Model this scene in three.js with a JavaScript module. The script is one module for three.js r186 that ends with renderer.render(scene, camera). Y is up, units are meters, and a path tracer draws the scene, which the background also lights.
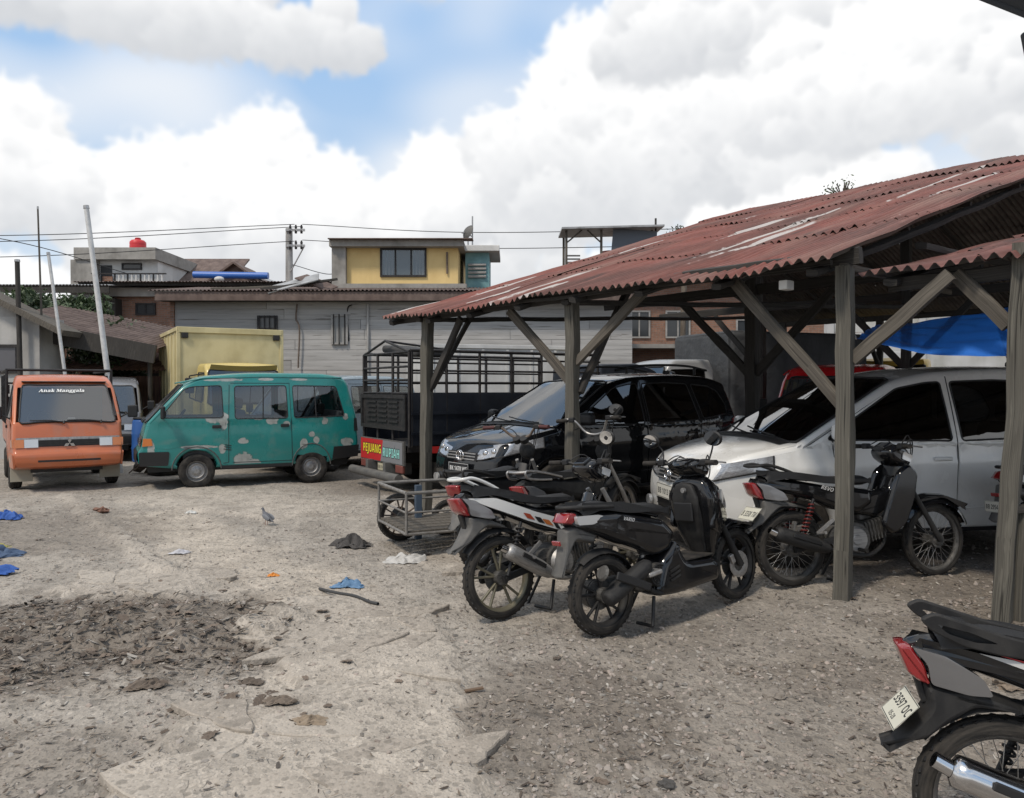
import * as THREE from 'three';
import { mergeGeometries, toCreasedNormals } from 'three/addons/utils/BufferGeometryUtils.js';
import { RoundedBoxGeometry } from 'three/addons/geometries/RoundedBoxGeometry.js';
import { createNoise3D, createNoise2D } from 'simplex-noise';

// ---------- camera, sky, sun, exposure ----------
const scene = new THREE.Scene();
const camera = new THREE.PerspectiveCamera(53.0, 1024 / 798, 0.05, 900);
camera.position.set(0, 1.6, 0);
camera.rotation.set(-0.79 * Math.PI / 180, 0, 0);
const renderer = new THREE.WebGLRenderer({ antialias: true });
renderer.toneMapping = THREE.LinearToneMapping;
renderer.toneMappingExposure = 1.15;
renderer.shadowMap.enabled = true;

const rngOf = s => () => { s |= 0; s = s + 0x6D2B79F5 | 0; let t = Math.imul(s ^ s >>> 15, 1 | s); t = t + Math.imul(t ^ t >>> 7, 61 | t) ^ t; return ((t ^ t >>> 14) >>> 0) / 4294967296; };
const rnd = rngOf(7), n3 = createNoise3D(rngOf(11)), n2 = createNoise2D(rngOf(23));
const sm = (a, b, x) => { const t = Math.min(1, Math.max(0, (x - a) / (b - a))); return t * t * (3 - 2 * t); };
const mixv = (a, b, t) => a + (b - a) * t, clamp = (x, a = 0, b = 1) => Math.min(b, Math.max(a, x));
const fbm2 = (x, y, o = 4) => { let s = 0, a = .5, n = 0; for (let i = 0; i < o; i++) { s += a * n2(x, y); n += a; x = x * 2.03 + 7.1; y = y * 2.03 + 3.7; a *= .5; } return s / n; };
const R = (a, b) => a + (b - a) * rnd();

const sunDir = new THREE.Vector3(-0.38, 0.86, 0.34).normalize();
{ // cumulus sky: clouds and air only; every cloud is a heap of lit puffs with a flat grey base
  const W = 2048, H = 1024, data = new Float32Array(W * H * 4), r = rngOf(91), puffs = [], TAU = Math.PI * 2;
  const heap = (az, base, w, h, n, size, grey = 0) => { const list = []; for (let k = 0; k < n; k++) { const u = (r() + r() - 1), top = Math.sqrt(1 - u * u) * (.62 + .38 * n2(u * 3 + az * 9, base * 7)), v = Math.pow(r(), .8) * top, q = size * h * (.20 + .26 * r()) * (1 - .35 * Math.abs(u)); list.push({ a: az + u * w, e: base + v * h * .86 + q * .35, q, base, h, grey, s: v + .35 * r() }); } list.sort((x, y) => y.s - x.s); puffs.push(...list); };
  // low banks all round, then higher heaps; those ahead of the viewer stand where the photograph has them
  for (let k = 0; k < 46; k++) { const a = k / 46 * TAU - Math.PI; heap(a + (r() - .5) * .1, .005 + .03 * r(), .16 + .1 * r(), .10 + .07 * r(), 26, 1); }
  for (let k = 0; k < 60; k++) { const a = (r() - .5) * TAU, e = .16 + Math.pow(r(), .8) * 1.1; if (Math.abs(a) < .85 && e < .75) continue; heap(a, e, (.16 + .16 * r()) / Math.max(.3, Math.cos(e)), .12 + .10 * r(), 36, 1, .25 * r()); }
  heap(-.34, .125, .25, .185, 80, .8); heap(-.12, .12, .20, .175, 60, .85); heap(-.22, .13, .16, .17, 50, .85); heap(.02, .17, .14, .15, 46, .85); heap(.19, .20, .25, .29, 120, .7); heap(.40, .12, .2, .14, 50, .8); heap(.30, .36, .22, .16, 60, .8, .15); heap(.60, .24, .08, .12, 34, .9); heap(.44, .27, .16, .17, 60, .8); heap(.40, .44, .2, .14, 50, .8, .15); heap(-.60, .16, .13, .16, 50, .8); heap(-.54, .375, .24, .17, 80, .8, .42); heap(-.36, .365, .20, .13, 70, .8, .42); heap(-.25, .45, .2, .12, 46, .8, .25); heap(.05, .52, .2, .14, 46, .9, .2); heap(.52, .46, .2, .15, 50, .9, .2); heap(-.62, .60, .3, .2, 50, .9, .2); heap(.0, .70, .3, .2, 50, .9, .2); heap(.6, .68, .3, .2, 50, .9, .2);
  const BA = 160, BE = 64, bins = Array.from({ length: BA * BE }, () => []), be = e => Math.floor(e / (Math.PI / 2) * BE);
  puffs.forEach((p, k) => { const m = p.q * 1.35, ca = m / Math.max(.15, Math.cos(p.e)); for (let b = be(Math.max(0, p.e - m)); b <= Math.min(BE - 1, be(p.e + m)); b++) for (let a = Math.floor((p.a - ca + Math.PI) / TAU * BA); a <= Math.floor((p.a + ca + Math.PI) / TAU * BA); a++) bins[b * BA + ((a % BA) + BA) % BA].push(k); });
  for (let j = 0; j < H; j++) for (let i = 0; i < W; i++) {
    const el = ((j + .5) / H - .5) * Math.PI, th = ((i + .5) / W - .5) * TAU, o = (j * W + i) * 4, c = Math.cos(el), x = c * Math.cos(th), z = c * Math.sin(th), y = Math.sin(el);
    let C; if (el < -.03) C = [.22, .205, .19];
    else {
      const az = Math.atan2(x, -z), t = sm(0, .55, el), N1 = n3(x * 17, y * 20, z * 17), N2 = n3(x * 39 + 5, y * 44, z * 39), N3 = n3(x * 90, y * 100 + 7, z * 90), nb = .5 * (1 - 2 * Math.abs(N1)) + .32 * (1 - 2 * Math.abs(N2)) + .18 * N3;
      const veil = clamp(.44 + .55 * (n3(x * 2.6, y * 5.5 + 2, z * 2.6) * .65 + n3(x * 7, y * 13, z * 7) * .35), .14, .88) ;
      C = [mixv(mixv(.60, .175, t), .93, veil), mixv(mixv(.73, .435, t), .945, veil), mixv(mixv(.86, .82, t), .965, veil)];
      const list = el >= 0 ? bins[Math.min(BE - 1, be(el)) * BA + Math.min(BA - 1, Math.floor((az + Math.PI) / TAU * BA))] : [];
      for (const k of list) {
        const p = puffs[k]; let da = az - p.a; if (da > Math.PI) da -= TAU; else if (da < -Math.PI) da += TAU; const dx = da * Math.max(.15, c) / p.q, dy = (el - p.e) / p.q, d = Math.hypot(dx, dy) - .26 * nb; if (d > 1) continue;
        const up = sm(-.05, .75, (el - p.base) / p.h), al = sm(1, .70, d) * sm(-.09, .10, (el - p.base) / p.h + .06 * nb), li = clamp((.60 + .30 * dy - .10 * dx + .14 * nb) * mixv(.62, 1.12, up) * (1 - p.grey * (1 - .6 * up)) + .15, .10, 1);
        C = [mixv(C[0], mixv(.50, 1.03, li), al), mixv(C[1], mixv(.53, 1.03, li), al), mixv(C[2], mixv(.575, 1.03, li), al)];
      }
      const hz = .62 * (1 - sm(0, .16, el)); C = [mixv(C[0], .84, hz), mixv(C[1], .865, hz), mixv(C[2], .90, hz)];
    }
    data[o] = C[0]; data[o + 1] = C[1]; data[o + 2] = C[2]; data[o + 3] = 1;
  }
  const t = new THREE.DataTexture(data, W, H, THREE.RGBAFormat, THREE.FloatType);
  t.mapping = THREE.EquirectangularReflectionMapping; t.magFilter = t.minFilter = THREE.LinearFilter; t.wrapS = THREE.RepeatWrapping; t.needsUpdate = true;
  scene.background = t; scene.environment = t; scene.environmentIntensity = .88; scene.backgroundIntensity = .88;
}
const sun = new THREE.DirectionalLight(0xfff3e2, 2.3);
sun.position.copy(sunDir).multiplyScalar(60); sun.castShadow = true; sun.shadow.radius = 15;
sun.shadow.mapSize.set(2048, 2048); Object.assign(sun.shadow.camera, { left: -30, right: 30, top: 30, bottom: -30, near: 1, far: 140 });
sun.target.position.set(0, 0, -10); scene.add(sun, sun.target);

// ---------- textures and materials ----------
const lin = c => Math.round(255 * (c <= .0031308 ? 12.92 * c : 1.055 * Math.pow(c, 1 / 2.4) - .055));
function tex(w, h, size, fn, srgb = true) { // fn(u, v) -> [r,g,b] linear 0..1 (colour) or a number (data)
  const d = new Uint8Array(w * h * 4);
  for (let j = 0; j < h; j++) for (let i = 0; i < w; i++) {
    const c = fn(i / w, j / h), o = (j * w + i) * 4;
    if (typeof c === 'number') d[o] = d[o + 1] = d[o + 2] = 255 * clamp(c);
    else { d[o] = lin(clamp(c[0])); d[o + 1] = lin(clamp(c[1])); d[o + 2] = lin(clamp(c[2])); }
    d[o + 3] = 255;
  }
  const t = new THREE.DataTexture(d, w, h); t.wrapS = t.wrapT = THREE.RepeatWrapping; t.magFilter = THREE.LinearFilter; t.minFilter = THREE.LinearMipmapLinearFilter; t.generateMipmaps = true;
  if (srgb) t.colorSpace = THREE.SRGBColorSpace;
  t.repeat.set(1 / size[0], 1 / size[1]); t.needsUpdate = true; return t;
}
// tileable noise on the unit square
const tn = (u, v, k, o = 4, seed = 0) => { const a = u * 6.28318, b = v * 6.28318, q = k / 6.28318; let s = 0, w = .5, n = 0, f = 1; for (let i = 0; i < o; i++) { s += w * (n3(Math.cos(a) * q * f + seed + i * 9, Math.sin(a) * q * f, Math.cos(b) * q * f + seed) + n3(Math.sin(b) * q * f + seed, Math.cos(a) * q * f * .9 + 5, Math.sin(a) * q * f + 3 + i)) * .7; n += w; w *= .5; f *= 2; } return s / n; };
const texNoise = tex(512, 512, [1.1, 1.1], (u, v) => .5 + .5 * tn(u, v, 6, 5, 2), false);
const texFine = tex(512, 512, [.35, .35], (u, v) => .5 + .5 * tn(u, v, 24, 4, 5), false);
const woodTex = (base, dark, seed, size = [.5, 2]) => tex(256, 1024, size, (u, v) => {
  const w = .6 * tn(u, v, 2, 3, seed), g = tn(u + .02 * w, v * .04 + .3, 60, 3, seed + 4), k = clamp(.5 + .55 * g + .35 * w), st = sm(.35, .7, tn(u, v, 5, 4, seed + 8));
  const cr = sm(.05, .012, Math.abs(tn(u, v * .06, 9, 2, seed + 20))) * sm(-.1, .3, tn(u, v, 3, 2, seed + 24)), pl2 = sm(.3, .55, tn(u, v * .5, 10, 4, seed + 28)); return [0, 1, 2].map(i => mixv(mixv(mixv(mixv(dark[i], base[i], k), dark[i] * 1.3, st * .55), base[i] * 1.45, pl2 * .35), dark[i] * .35, cr * .85));
});
const TW = { post: woodTex([.135, .128, .108], [.05, .046, .039], 1), dark: woodTex([.06, .055, .05], [.02, .019, .018], 31), pale: woodTex([.135, .12, .10], [.05, .044, .037], 61) };
const woodBump = tex(256, 1024, [.5, 2], (u, v) => .5 + .4 * tn(u, v * .04 + .3, 60, 3, 5) + .2 * tn(u, v, 5, 3, 9), false);
const M = {};
const mat = (c, rough = .7, metal = 0, o = {}) => { const m = new (o.clearcoat || o.transmission || o.sheen || o.specularIntensity !== undefined ? THREE.MeshPhysicalMaterial : THREE.MeshStandardMaterial)({ roughness: rough, metalness: metal, side: THREE.DoubleSide, ...o }); if (Array.isArray(c)) m.color.setRGB(...c); else if (c !== null) m.color.set(c); return m; };
const mottled = (a, b, k, seed, size = [2, 2], px = 512, bias = 0, o = 5) => tex(px, px, size, (u, v) => { const t = clamp(.5 + .8 * tn(u, v, k, o, seed) + bias); return [0, 1, 2].map(i => mixv(a[i], b[i], t)); });
M.post = mat([1, 1, 1], .9, 0, { map: TW.post, bumpMap: woodBump, bumpScale: .004 });
M.beam = mat([1, 1, 1], .92, 0, { map: TW.dark, bumpMap: woodBump, bumpScale: .004 });
M.pale = mat([1, 1, 1], .9, 0, { map: TW.pale, bumpMap: woodBump, bumpScale: .003 });
M.black = mat([.012, .012, .013], .55, 0, { bumpMap: texFine, bumpScale: .0006 });
M.blackGloss = mat(null, .22, 0, { map: mottled([.006, .0065, .008], [.011, .011, .012], 4, 6, [.6, .6], 256), clearcoat: .9, clearcoatRoughness: .06, specularIntensity: .3, roughnessMap: tex(256, 256, [.5, .5], (u, v) => .75 + .5 * tn(u, v, 6, 5, 14), false) });
M.rubber = mat(null, .88, 0, { map: mottled([.02, .0195, .019], [.058, .052, .046], 5, 3, [.4, .4], 256, -.15), bumpMap: texFine, bumpScale: .0012, specularIntensity: .4 });
M.plastic = mat(null, .62, 0, { map: mottled([.016, .016, .017], [.036, .035, .034], 5, 8, [.5, .5], 256, -.1), bumpMap: texFine, bumpScale: .0004, specularIntensity: .55 });
M.greyPlastic = mat(null, .65, 0, { map: mottled([.07, .07, .07], [.125, .12, .112], 5, 12, [.5, .5], 256), bumpMap: texFine, bumpScale: .0004 });
M.vinyl = mat([.013, .013, .014], .6, 0, { bumpMap: texFine, bumpScale: .0009 });
M.chrome = mat([.62, .62, .63], .16, 1, { roughnessMap: null });
M.steel = mat(null, .42, .85, { map: mottled([.30, .29, .28], [.48, .47, .46], 6, 15, [.4, .4], 256) });
M.alu = mat(null, .5, .7, { map: mottled([.26, .255, .25], [.42, .41, .40], 8, 18, [.4, .4], 256) });
M.rustSteel = mat(null, .8, .25, { map: mottled([.10, .075, .06], [.22, .17, .135], 7, 21, [.6, .6], 256), bumpMap: texFine, bumpScale: .001 });
M.engine = mat(null, .6, .4, { map: mottled([.05, .049, .047], [.13, .125, .118], 8, 24, [.3, .3], 256), bumpMap: texFine, bumpScale: .0015 });
M.red = mat([.24, .012, .014], .18, 0, { clearcoat: 1, clearcoatRoughness: .08 });
M.amber = mat([.55, .16, .03], .2, 0, { clearcoat: 1, clearcoatRoughness: .1 });
M.lens = mat([.55, .56, .57], .12, .35, { clearcoat: 1, clearcoatRoughness: .05 });
M.mirror = mat([.8, .82, .84], .04, 1);
M.glass = mat([.55, .59, .60], .03, 0, { transmission: 1, thickness: 0, ior: 1.9 });
M.screen = mat([.40, .42, .44], .10, 0, { transmission: .88, thickness: 0, ior: 1.9 });
M.tint = mat([.07, .075, .08], .02, 0, { transmission: 1, thickness: 0, ior: 2.1 });
M.seatFabric = mat([.10, .10, .105], .9);
M.white = mat([.6, .6, .58], .6);
M.conc = mat(null, .92, 0, { map: mottled([.20, .19, .175], [.36, .345, .32], 4, 33, [2.5, 2.5], 512), bumpMap: texNoise, bumpScale: .006 });
M.darkIron = mat(null, .6, .5, { map: mottled([.02, .02, .022], [.055, .05, .048], 6, 41, [.6, .6], 256), bumpMap: texFine, bumpScale: .0006 });

// ---------- geometry helpers ----------
const V = (x, y, z) => new THREE.Vector3(x, y, z);
const ni = g => g.index ? g.toNonIndexed() : g;
function merge(list) { const L = list.flat().map(g => { g = ni(g); for (const k of Object.keys(g.attributes)) if (!['position', 'normal', 'uv'].includes(k)) g.deleteAttribute(k); if (!g.attributes.uv) g.setAttribute('uv', new THREE.BufferAttribute(new Float32Array(g.attributes.position.count * 2), 2)); return g; }); return L.length === 1 ? L[0] : mergeGeometries(L); }
function box(w, h, d, x = 0, y = 0, z = 0, rx = 0, ry = 0, rz = 0, r = 0) {
  const g = r ? new RoundedBoxGeometry(w, h, d, 2, Math.min(r, w / 2.01, h / 2.01, d / 2.01)) : new THREE.BoxGeometry(w, h, d);
  const p = g.attributes.position, n = g.attributes.normal, uv = g.attributes.uv;
  for (let i = 0; i < p.count; i++) { const ax = Math.abs(n.getX(i)), ay = Math.abs(n.getY(i)), az = Math.abs(n.getZ(i)); if (ax > ay && ax > az) uv.setXY(i, p.getZ(i), p.getY(i)); else if (ay > az) uv.setXY(i, p.getX(i), p.getZ(i)); else uv.setXY(i, p.getX(i), p.getY(i)); }
  if (rx || ry || rz) g.applyMatrix4(new THREE.Matrix4().makeRotationFromEuler(new THREE.Euler(rx, ry, rz)));
  return g.translate(x, y, z);
}
const bx = (x0, x1, y0, y1, z0, z1, r = 0) => box(x1 - x0, y1 - y0, z1 - z0, (x0 + x1) / 2, (y0 + y1) / 2, (z0 + z1) / 2, 0, 0, 0, r);
function along(g, a, b) { const d = V(...b).sub(V(...a)), q = new THREE.Quaternion().setFromUnitVectors(V(0, 1, 0), d.clone().normalize()); return g.applyQuaternion(q).translate((a[0] + b[0]) / 2, (a[1] + b[1]) / 2, (a[2] + b[2]) / 2); }
function cyl(a, b, r0, r1 = r0, seg = 12, open = false) { const L = Math.hypot(a[0] - b[0], a[1] - b[1], a[2] - b[2]); const g = new THREE.CylinderGeometry(r1, r0, L, seg, 1, open); const uv = g.attributes.uv; for (let i = 0; i < uv.count; i++) uv.setXY(i, uv.getX(i) * 6.28 * r0, uv.getY(i) * L); return along(g, a, b); }
function tube(pts, r, seg = 0, rad = 7, closed = false) { const c = new THREE.CatmullRomCurve3(pts.map(p => V(...p)), closed, 'centripetal'); return new THREE.TubeGeometry(c, seg || Math.max(4, pts.length * 5), r, rad, closed); }
function bars(pts, r, rad = 7) { const g = []; for (let i = 1; i < pts.length; i++) g.push(cyl(pts[i - 1], pts[i], r, r, rad)); return merge(g); }
function lathe(prof, seg = 32) { return new THREE.LatheGeometry(prof.map(p => new THREE.Vector2(p[0], p[1])), seg); } // around y
let beamSeed = 1;
function beam(a, b, w, d, roll = 0, rough = .006) { // sawn timber with slightly uneven faces, grain along its length
  const L = Math.hypot(a[0] - b[0], a[1] - b[1], a[2] - b[2]), g = new THREE.BoxGeometry(w, L, d, 2, Math.max(3, Math.round(L * 5)), 2), p = g.attributes.position, n = g.attributes.normal, uv = g.attributes.uv, s = beamSeed++ * 3.7;
  for (let i = 0; i < p.count; i++) {
    let x = p.getX(i), y = p.getY(i), z = p.getZ(i); const ex = Math.abs(x) / (w / 2), ez = Math.abs(z) / (d / 2);
    uv.setXY(i, (Math.abs(n.getX(i)) > .5 ? z + .3 : x) + s, y + s * 1.3);
    const k = ex > .9 && ez > .9 ? .9 : 1; x *= k; z *= k;
    x += rough * n2(y * 1.6 + s, z * 9) + rough * 1.2 * n2(y * .5 + s, 2); z += rough * n2(x * 9 + 4, y * 1.6 + s) + rough * 1.2 * n2(y * .5 + s, 8);
    p.setXYZ(i, x, y, z);
  }
  if (roll) g.rotateY(roll);
  return toCreasedNormals(along(g, a, b), .6);
}
// rounded polyline: each point [x, y, radius]
function fil(pts, r0 = .03, closed = true, n = 4) {
  const out = [], N = pts.length;
  for (let i = 0; i < N; i++) {
    const p = pts[i], r = p[2] ?? r0;
    if (!closed && (i === 0 || i === N - 1) || r <= 0) { out.push([p[0], p[1]]); continue; }
    const a = pts[(i + N - 1) % N], b = pts[(i + 1) % N];
    const la = Math.hypot(a[0] - p[0], a[1] - p[1]), lb = Math.hypot(b[0] - p[0], b[1] - p[1]), k = Math.min(r, la * .49, lb * .49);
    const q0 = [p[0] + (a[0] - p[0]) / la * k, p[1] + (a[1] - p[1]) / la * k], q1 = [p[0] + (b[0] - p[0]) / lb * k, p[1] + (b[1] - p[1]) / lb * k];
    for (let j = 0; j <= n; j++) { const t = j / n, u = 1 - t; out.push([u * u * q0[0] + 2 * u * t * p[0] + t * t * q1[0], u * u * q0[1] + 2 * u * t * p[1] + t * t * q1[1]]); }
  }
  return out;
}
const arcPts = (cx, cy, r, a0, a1, n = 14) => Array.from({ length: n + 1 }, (_, i) => { const a = a0 + (a1 - a0) * i / n; return [cx + r * Math.cos(a), cy + r * Math.sin(a), 0]; });
function triangulate(poly, holes = [], max = .15) { // -> flat triangles [[x,y] x3], split until no edge is longer than max
  const v2 = a => a.map(p => new THREE.Vector2(p[0], p[1])); const c = v2(poly), hs = holes.map(v2);
  if (THREE.ShapeUtils.isClockWise(c)) c.reverse(); hs.forEach(h => { if (!THREE.ShapeUtils.isClockWise(h)) h.reverse(); });
  const all = [c, ...hs].flat(), out = [], st = THREE.ShapeUtils.triangulateShape(c, hs).map(f => f.map(i => [all[i].x, all[i].y]));
  while (st.length) {
    const t = st.pop(), l = [0, 1, 2].map(i => Math.hypot(t[i][0] - t[(i + 1) % 3][0], t[i][1] - t[(i + 1) % 3][1])), k = l.indexOf(Math.max(...l));
    if (l[k] > max) { const a = t[k], b = t[(k + 1) % 3], c2 = t[(k + 2) % 3], m = [(a[0] + b[0]) / 2, (a[1] + b[1]) / 2]; st.push([a, m, c2], [m, b, c2]); } else out.push(t);
  }
  return out;
}
function soup(pos, uv, crease = .6) { const g = new THREE.BufferGeometry(); g.setAttribute('position', new THREE.Float32BufferAttribute(pos, 3)); g.setAttribute('uv', new THREE.Float32BufferAttribute(uv, 2)); g.computeVertexNormals(); return crease ? toCreasedNormals(g, crease) : g; }
const outward = c => c.map((p, i) => { const a = c[(i + c.length - 1) % c.length], b = c[(i + 1) % c.length], dx = b[0] - a[0], dy = b[1] - a[1], l = Math.hypot(dx, dy) || 1; return [dy / l, -dx / l]; });
const ccw = c => { let s = 0; c.forEach((p, i) => { const q = c[(i + 1) % c.length]; s += p[0] * q[1] - q[0] * p[1]; }); return s < 0 ? [...c].reverse() : c; };
// a hull grown sideways from its side outline: half width w * f(x,y), edges rounded by r, holes in both flanks, skip(x,y,k) leaves gaps in the wrap
function hull(contour, { w, f = () => 1, r = .04, crown = 0, holes = [], skip = null, slices = 6, max = .15, crease = .6, ns = 4, cap = [1, -1] }) {
  const c = ccw(contour), n = outward(c), pos = [], uv = [], rows = [];
  const ring = (k, ins) => c.map((p, i) => { const x = p[0] - n[i][0] * ins, y = p[1] - n[i][1] * ins; return [x, y, k, i]; });
  const steps = [];
  for (let i = 0; i <= ns; i++) { const a = Math.PI / 2 * (1 - i / ns); steps.push([-1, a]); }
  for (let i = 1; i < slices; i++) steps.push([-1 + 2 * i / slices, null]);
  for (let i = 0; i <= ns; i++) steps.push([1, Math.PI / 2 * i / ns]);
  for (const [k, a] of steps) {
    const ins = (a === null ? 0 : r * (1 - Math.cos(a))) + crown * k * k;
    rows.push(c.map((p, i) => { const x = p[0] - n[i][0] * ins, y = p[1] - n[i][1] * ins, W = w * f(x, y), z = a === null ? k * (W - r) : k * (W - r * (1 - Math.sin(a))); return [x, y, z, a === null ? k * .96 : k]; }));
  }
  let per = [0]; for (let i = 1; i <= c.length; i++) per.push(per[i - 1] + Math.hypot(c[i % c.length][0] - c[i - 1][0], c[i % c.length][1] - c[i - 1][1]));
  for (let j = 0; j < rows.length - 1; j++) for (let i = 0; i < c.length; i++) {
    const i2 = (i + 1) % c.length, A = rows[j][i], B = rows[j][i2], C = rows[j + 1][i2], D = rows[j + 1][i];
    if (skip && skip((A[0] + B[0]) / 2, (A[1] + B[1]) / 2, (A[3] + D[3]) / 2)) continue;
    for (const [P, s] of [[A, per[i]], [C, per[i + 1]], [B, per[i + 1]], [A, per[i]], [D, per[i]], [C, per[i + 1]]]) { pos.push(P[0], P[1], P[2]); uv.push(s, P[2]); }
  }
  const side = c.map((p, i) => [p[0] - n[i][0] * (r + crown), p[1] - n[i][1] * (r + crown)]);
  const tri = triangulate(side, holes, max);
  for (const s of cap) for (const t of tri) for (const q of s > 0 ? [t[0], t[1], t[2]] : [t[0], t[2], t[1]]) { pos.push(q[0], q[1], s * w * f(q[0], q[1])); uv.push(q[0], q[1]); }
  return soup(pos, uv, crease);
}
// a sheet on one flank of such a hull
function flank(poly, s, wf, off = .004, thick = 0, max = .12) {
  const pos = [], uv = [], P = ccw(poly), tri = triangulate(P, [], max), put = (p, o) => { pos.push(p[0], p[1], s * (wf(p[0], p[1]) + o)); uv.push(p[0], p[1]); };
  for (const t of tri) for (const q of s > 0 ? t : [t[0], t[2], t[1]]) put(q, off);
  if (thick) P.forEach((p, i) => { const q = P[(i + 1) % P.length], v = s > 0 ? [[p, off], [p, off - thick], [q, off - thick], [p, off], [q, off - thick], [q, off]] : [[p, off], [q, off - thick], [p, off - thick], [p, off], [q, off], [q, off - thick]]; v.forEach(([a, o]) => put(a, o)); });
  return soup(pos, uv, .5);
}
const flankLine = (pts, s, wf, r = .004, off = 0) => { const g = []; for (let i = 1; i < pts.length; i++) { const a = pts[i - 1], b = pts[i], L = Math.hypot(a[0] - b[0], a[1] - b[1]), n = Math.max(1, Math.ceil(L / .2)); for (let j = 0; j < n; j++) { const p = t => [mixv(a[0], b[0], t), mixv(a[1], b[1], t)]; const q0 = p(j / n), q1 = p((j + 1) / n); g.push(cyl([...q0, s * (wf(...q0) + off)], [...q1, s * (wf(...q1) + off)], r, r, 5)); } } return merge(g); };
// a sheet on the wrap (front, bonnet, roof, tail): seg = polyline in side view, width from k0 to k1 (-1..1), pushed outward by off
function wrap(seg, wf, { k0 = -.9, k1 = .9, crown = 0, off = .004, r = .05, nz = 10, flip = false, taper = 0 } = {}) {
  const nrm = seg.map((p, i) => { const a = seg[Math.max(0, i - 1)], b = seg[Math.min(seg.length - 1, i + 1)], dx = b[0] - a[0], dy = b[1] - a[1], l = Math.hypot(dx, dy); return flip ? [-dy / l, dx / l] : [dy / l, -dx / l]; });
  const P = (i, j) => { const t = i / (seg.length - 1), sh = 1 - taper * t, k = mixv(k0, k1, j / nz) * sh, ins = crown * k * k - off, x = seg[i][0] - nrm[i][0] * ins, y = seg[i][1] - nrm[i][1] * ins; return [x, y, k * (wf(x, y) - r * (Math.abs(k) > .93 ? .4 : 1))]; };
  const pos = [], uv = [];
  for (let i = 0; i < seg.length - 1; i++) for (let j = 0; j < nz; j++) for (const q of [P(i, j), P(i + 1, j), P(i + 1, j + 1), P(i, j), P(i + 1, j + 1), P(i, j + 1)]) { pos.push(...q); uv.push(q[2], q[1]); }
  const g = soup(pos, uv, .8); g.userData = { edge: [...Array(nz + 1).keys()].map(j => P(0, j)).concat([...Array(seg.length).keys()].map(i => P(i, nz)), [...Array(nz + 1).keys()].reverse().map(j => P(seg.length - 1, j)), [...Array(seg.length).keys()].reverse().map(i => P(i, 0))) }; return g;
}
const sub = (seg, n = 6) => { const o = []; for (let i = 0; i < seg.length - 1; i++) for (let j = 0; j < n; j++) o.push([mixv(seg[i][0], seg[i + 1][0], j / n), mixv(seg[i][1], seg[i + 1][1], j / n)]); o.push(seg[seg.length - 1]); return o; };

// ---------- naming ----------
const taken = new Map();
const numbered = n => { const k = taken.get(n) ?? 0; taken.set(n, k + 1); return k ? n + '_' + String(k).padStart(3, '0') : n; };
function tag(o, label, category, group, kind) { o.userData = { ...(label && { label }), ...(category && { category }), ...(group && { group }), ...(kind && { kind }) }; return o; }
function thing(name, label, category, pos = [0, 0, 0], turn = 0, group) { const o = new THREE.Group(); o.name = numbered(name); o.position.set(...pos); o.rotation.y = turn; scene.add(o); return tag(o, label, category, group); }
function part(parent, name, geo, m, kind) { const o = new THREE.Mesh(Array.isArray(geo) ? merge(geo) : geo, m); o.name = name; o.castShadow = o.receiveShadow = true; if (parent === scene) o.name = numbered(name); if (kind) o.userData.kind = kind; parent.add(o); return o; }
const plain = (name, geo, m, label, category, group, kind) => { const o = part(scene, name, geo, m); return tag(o, label, category, group, kind); };
function textTex(w, h, draw, size = [1, 1]) { const c = document.createElement('canvas'); c.width = w; c.height = h; const x = c.getContext('2d'); draw(x, w, h); const t = new THREE.CanvasTexture(c); t.colorSpace = THREE.SRGBColorSpace; t.needsUpdate = true; return t; }
const card = (w, h) => new THREE.PlaneGeometry(w, h); // uv 0..1
function lettering(t, name, txt, w, h, col, font) { const tx = textTex(512, Math.round(512 * h / w), (c, W, H) => { c.fillStyle = '#000'; c.fillRect(0, 0, W, H); c.fillStyle = '#fff'; c.textAlign = 'center'; c.textBaseline = 'middle'; c.font = font.replace('#', Math.round(H * .84)); c.fillText(txt, W / 2, H * .52, W * .97); }); tx.colorSpace = THREE.NoColorSpace; return part(t, name, card(w, h), mat(col, .5, 0, { alphaMap: tx, transparent: true })); }
const heading = (hx, hz) => Math.atan2(-hz, hx); // turn that brings +x to (hx, hz)
// ---------- the yard ----------
const A0 = [2.355, -5.66], U = [.643, .766], Vd = [.766, -.643]; // foot of the shed's near post, its eave direction, its depth direction
const S = (a, d, h) => [A0[0] + a * U[0] + d * Vd[0], h, A0[1] + a * U[1] + d * Vd[1]];
const gy = (x, z) => { const w = (x - A0[0]) * Vd[0] + (z - A0[1]) * Vd[1]; const a = (x - A0[0]) * U[0] + (z - A0[1]) * U[1]; return .12 * sm(-1.2, .5, w) * sm(-8, -6.2, a); };
const inPoly = (p, x, z) => { let c = false; for (let i = 0, j = p.length - 1; i < p.length; j = i++) if ((p[i][1] > z) !== (p[j][1] > z) && x < (p[j][0] - p[i][0]) * (z - p[i][1]) / (p[j][1] - p[i][1]) + p[i][0]) c = !c; return c; };
let groundMap, groundBump;
const slabs = [[[-1.5, -2.2], [.05, -2.2], [-.1, -3.1], [-.28, -4.0], [-.35, -4.9], [-.6, -5.6], [-1.0, -6.2], [-1.65, -6.05], [-1.8, -5.2], [-1.35, -4.75], [-1.15, -4.2], [-1.55, -3.8], [-1.6, -3.1]], [[-3.7, -6.3], [-2.5, -6.0], [-2.35, -6.9], [-3.2, -7.15]], [[-.9, -7.2], [-.2, -6.9], [.2, -7.6], [-.5, -8.2]], [[-5.2, -13.2], [-2.2, -10.8], [-2.8, -9.6], [-5.6, -11.2]]];
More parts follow.
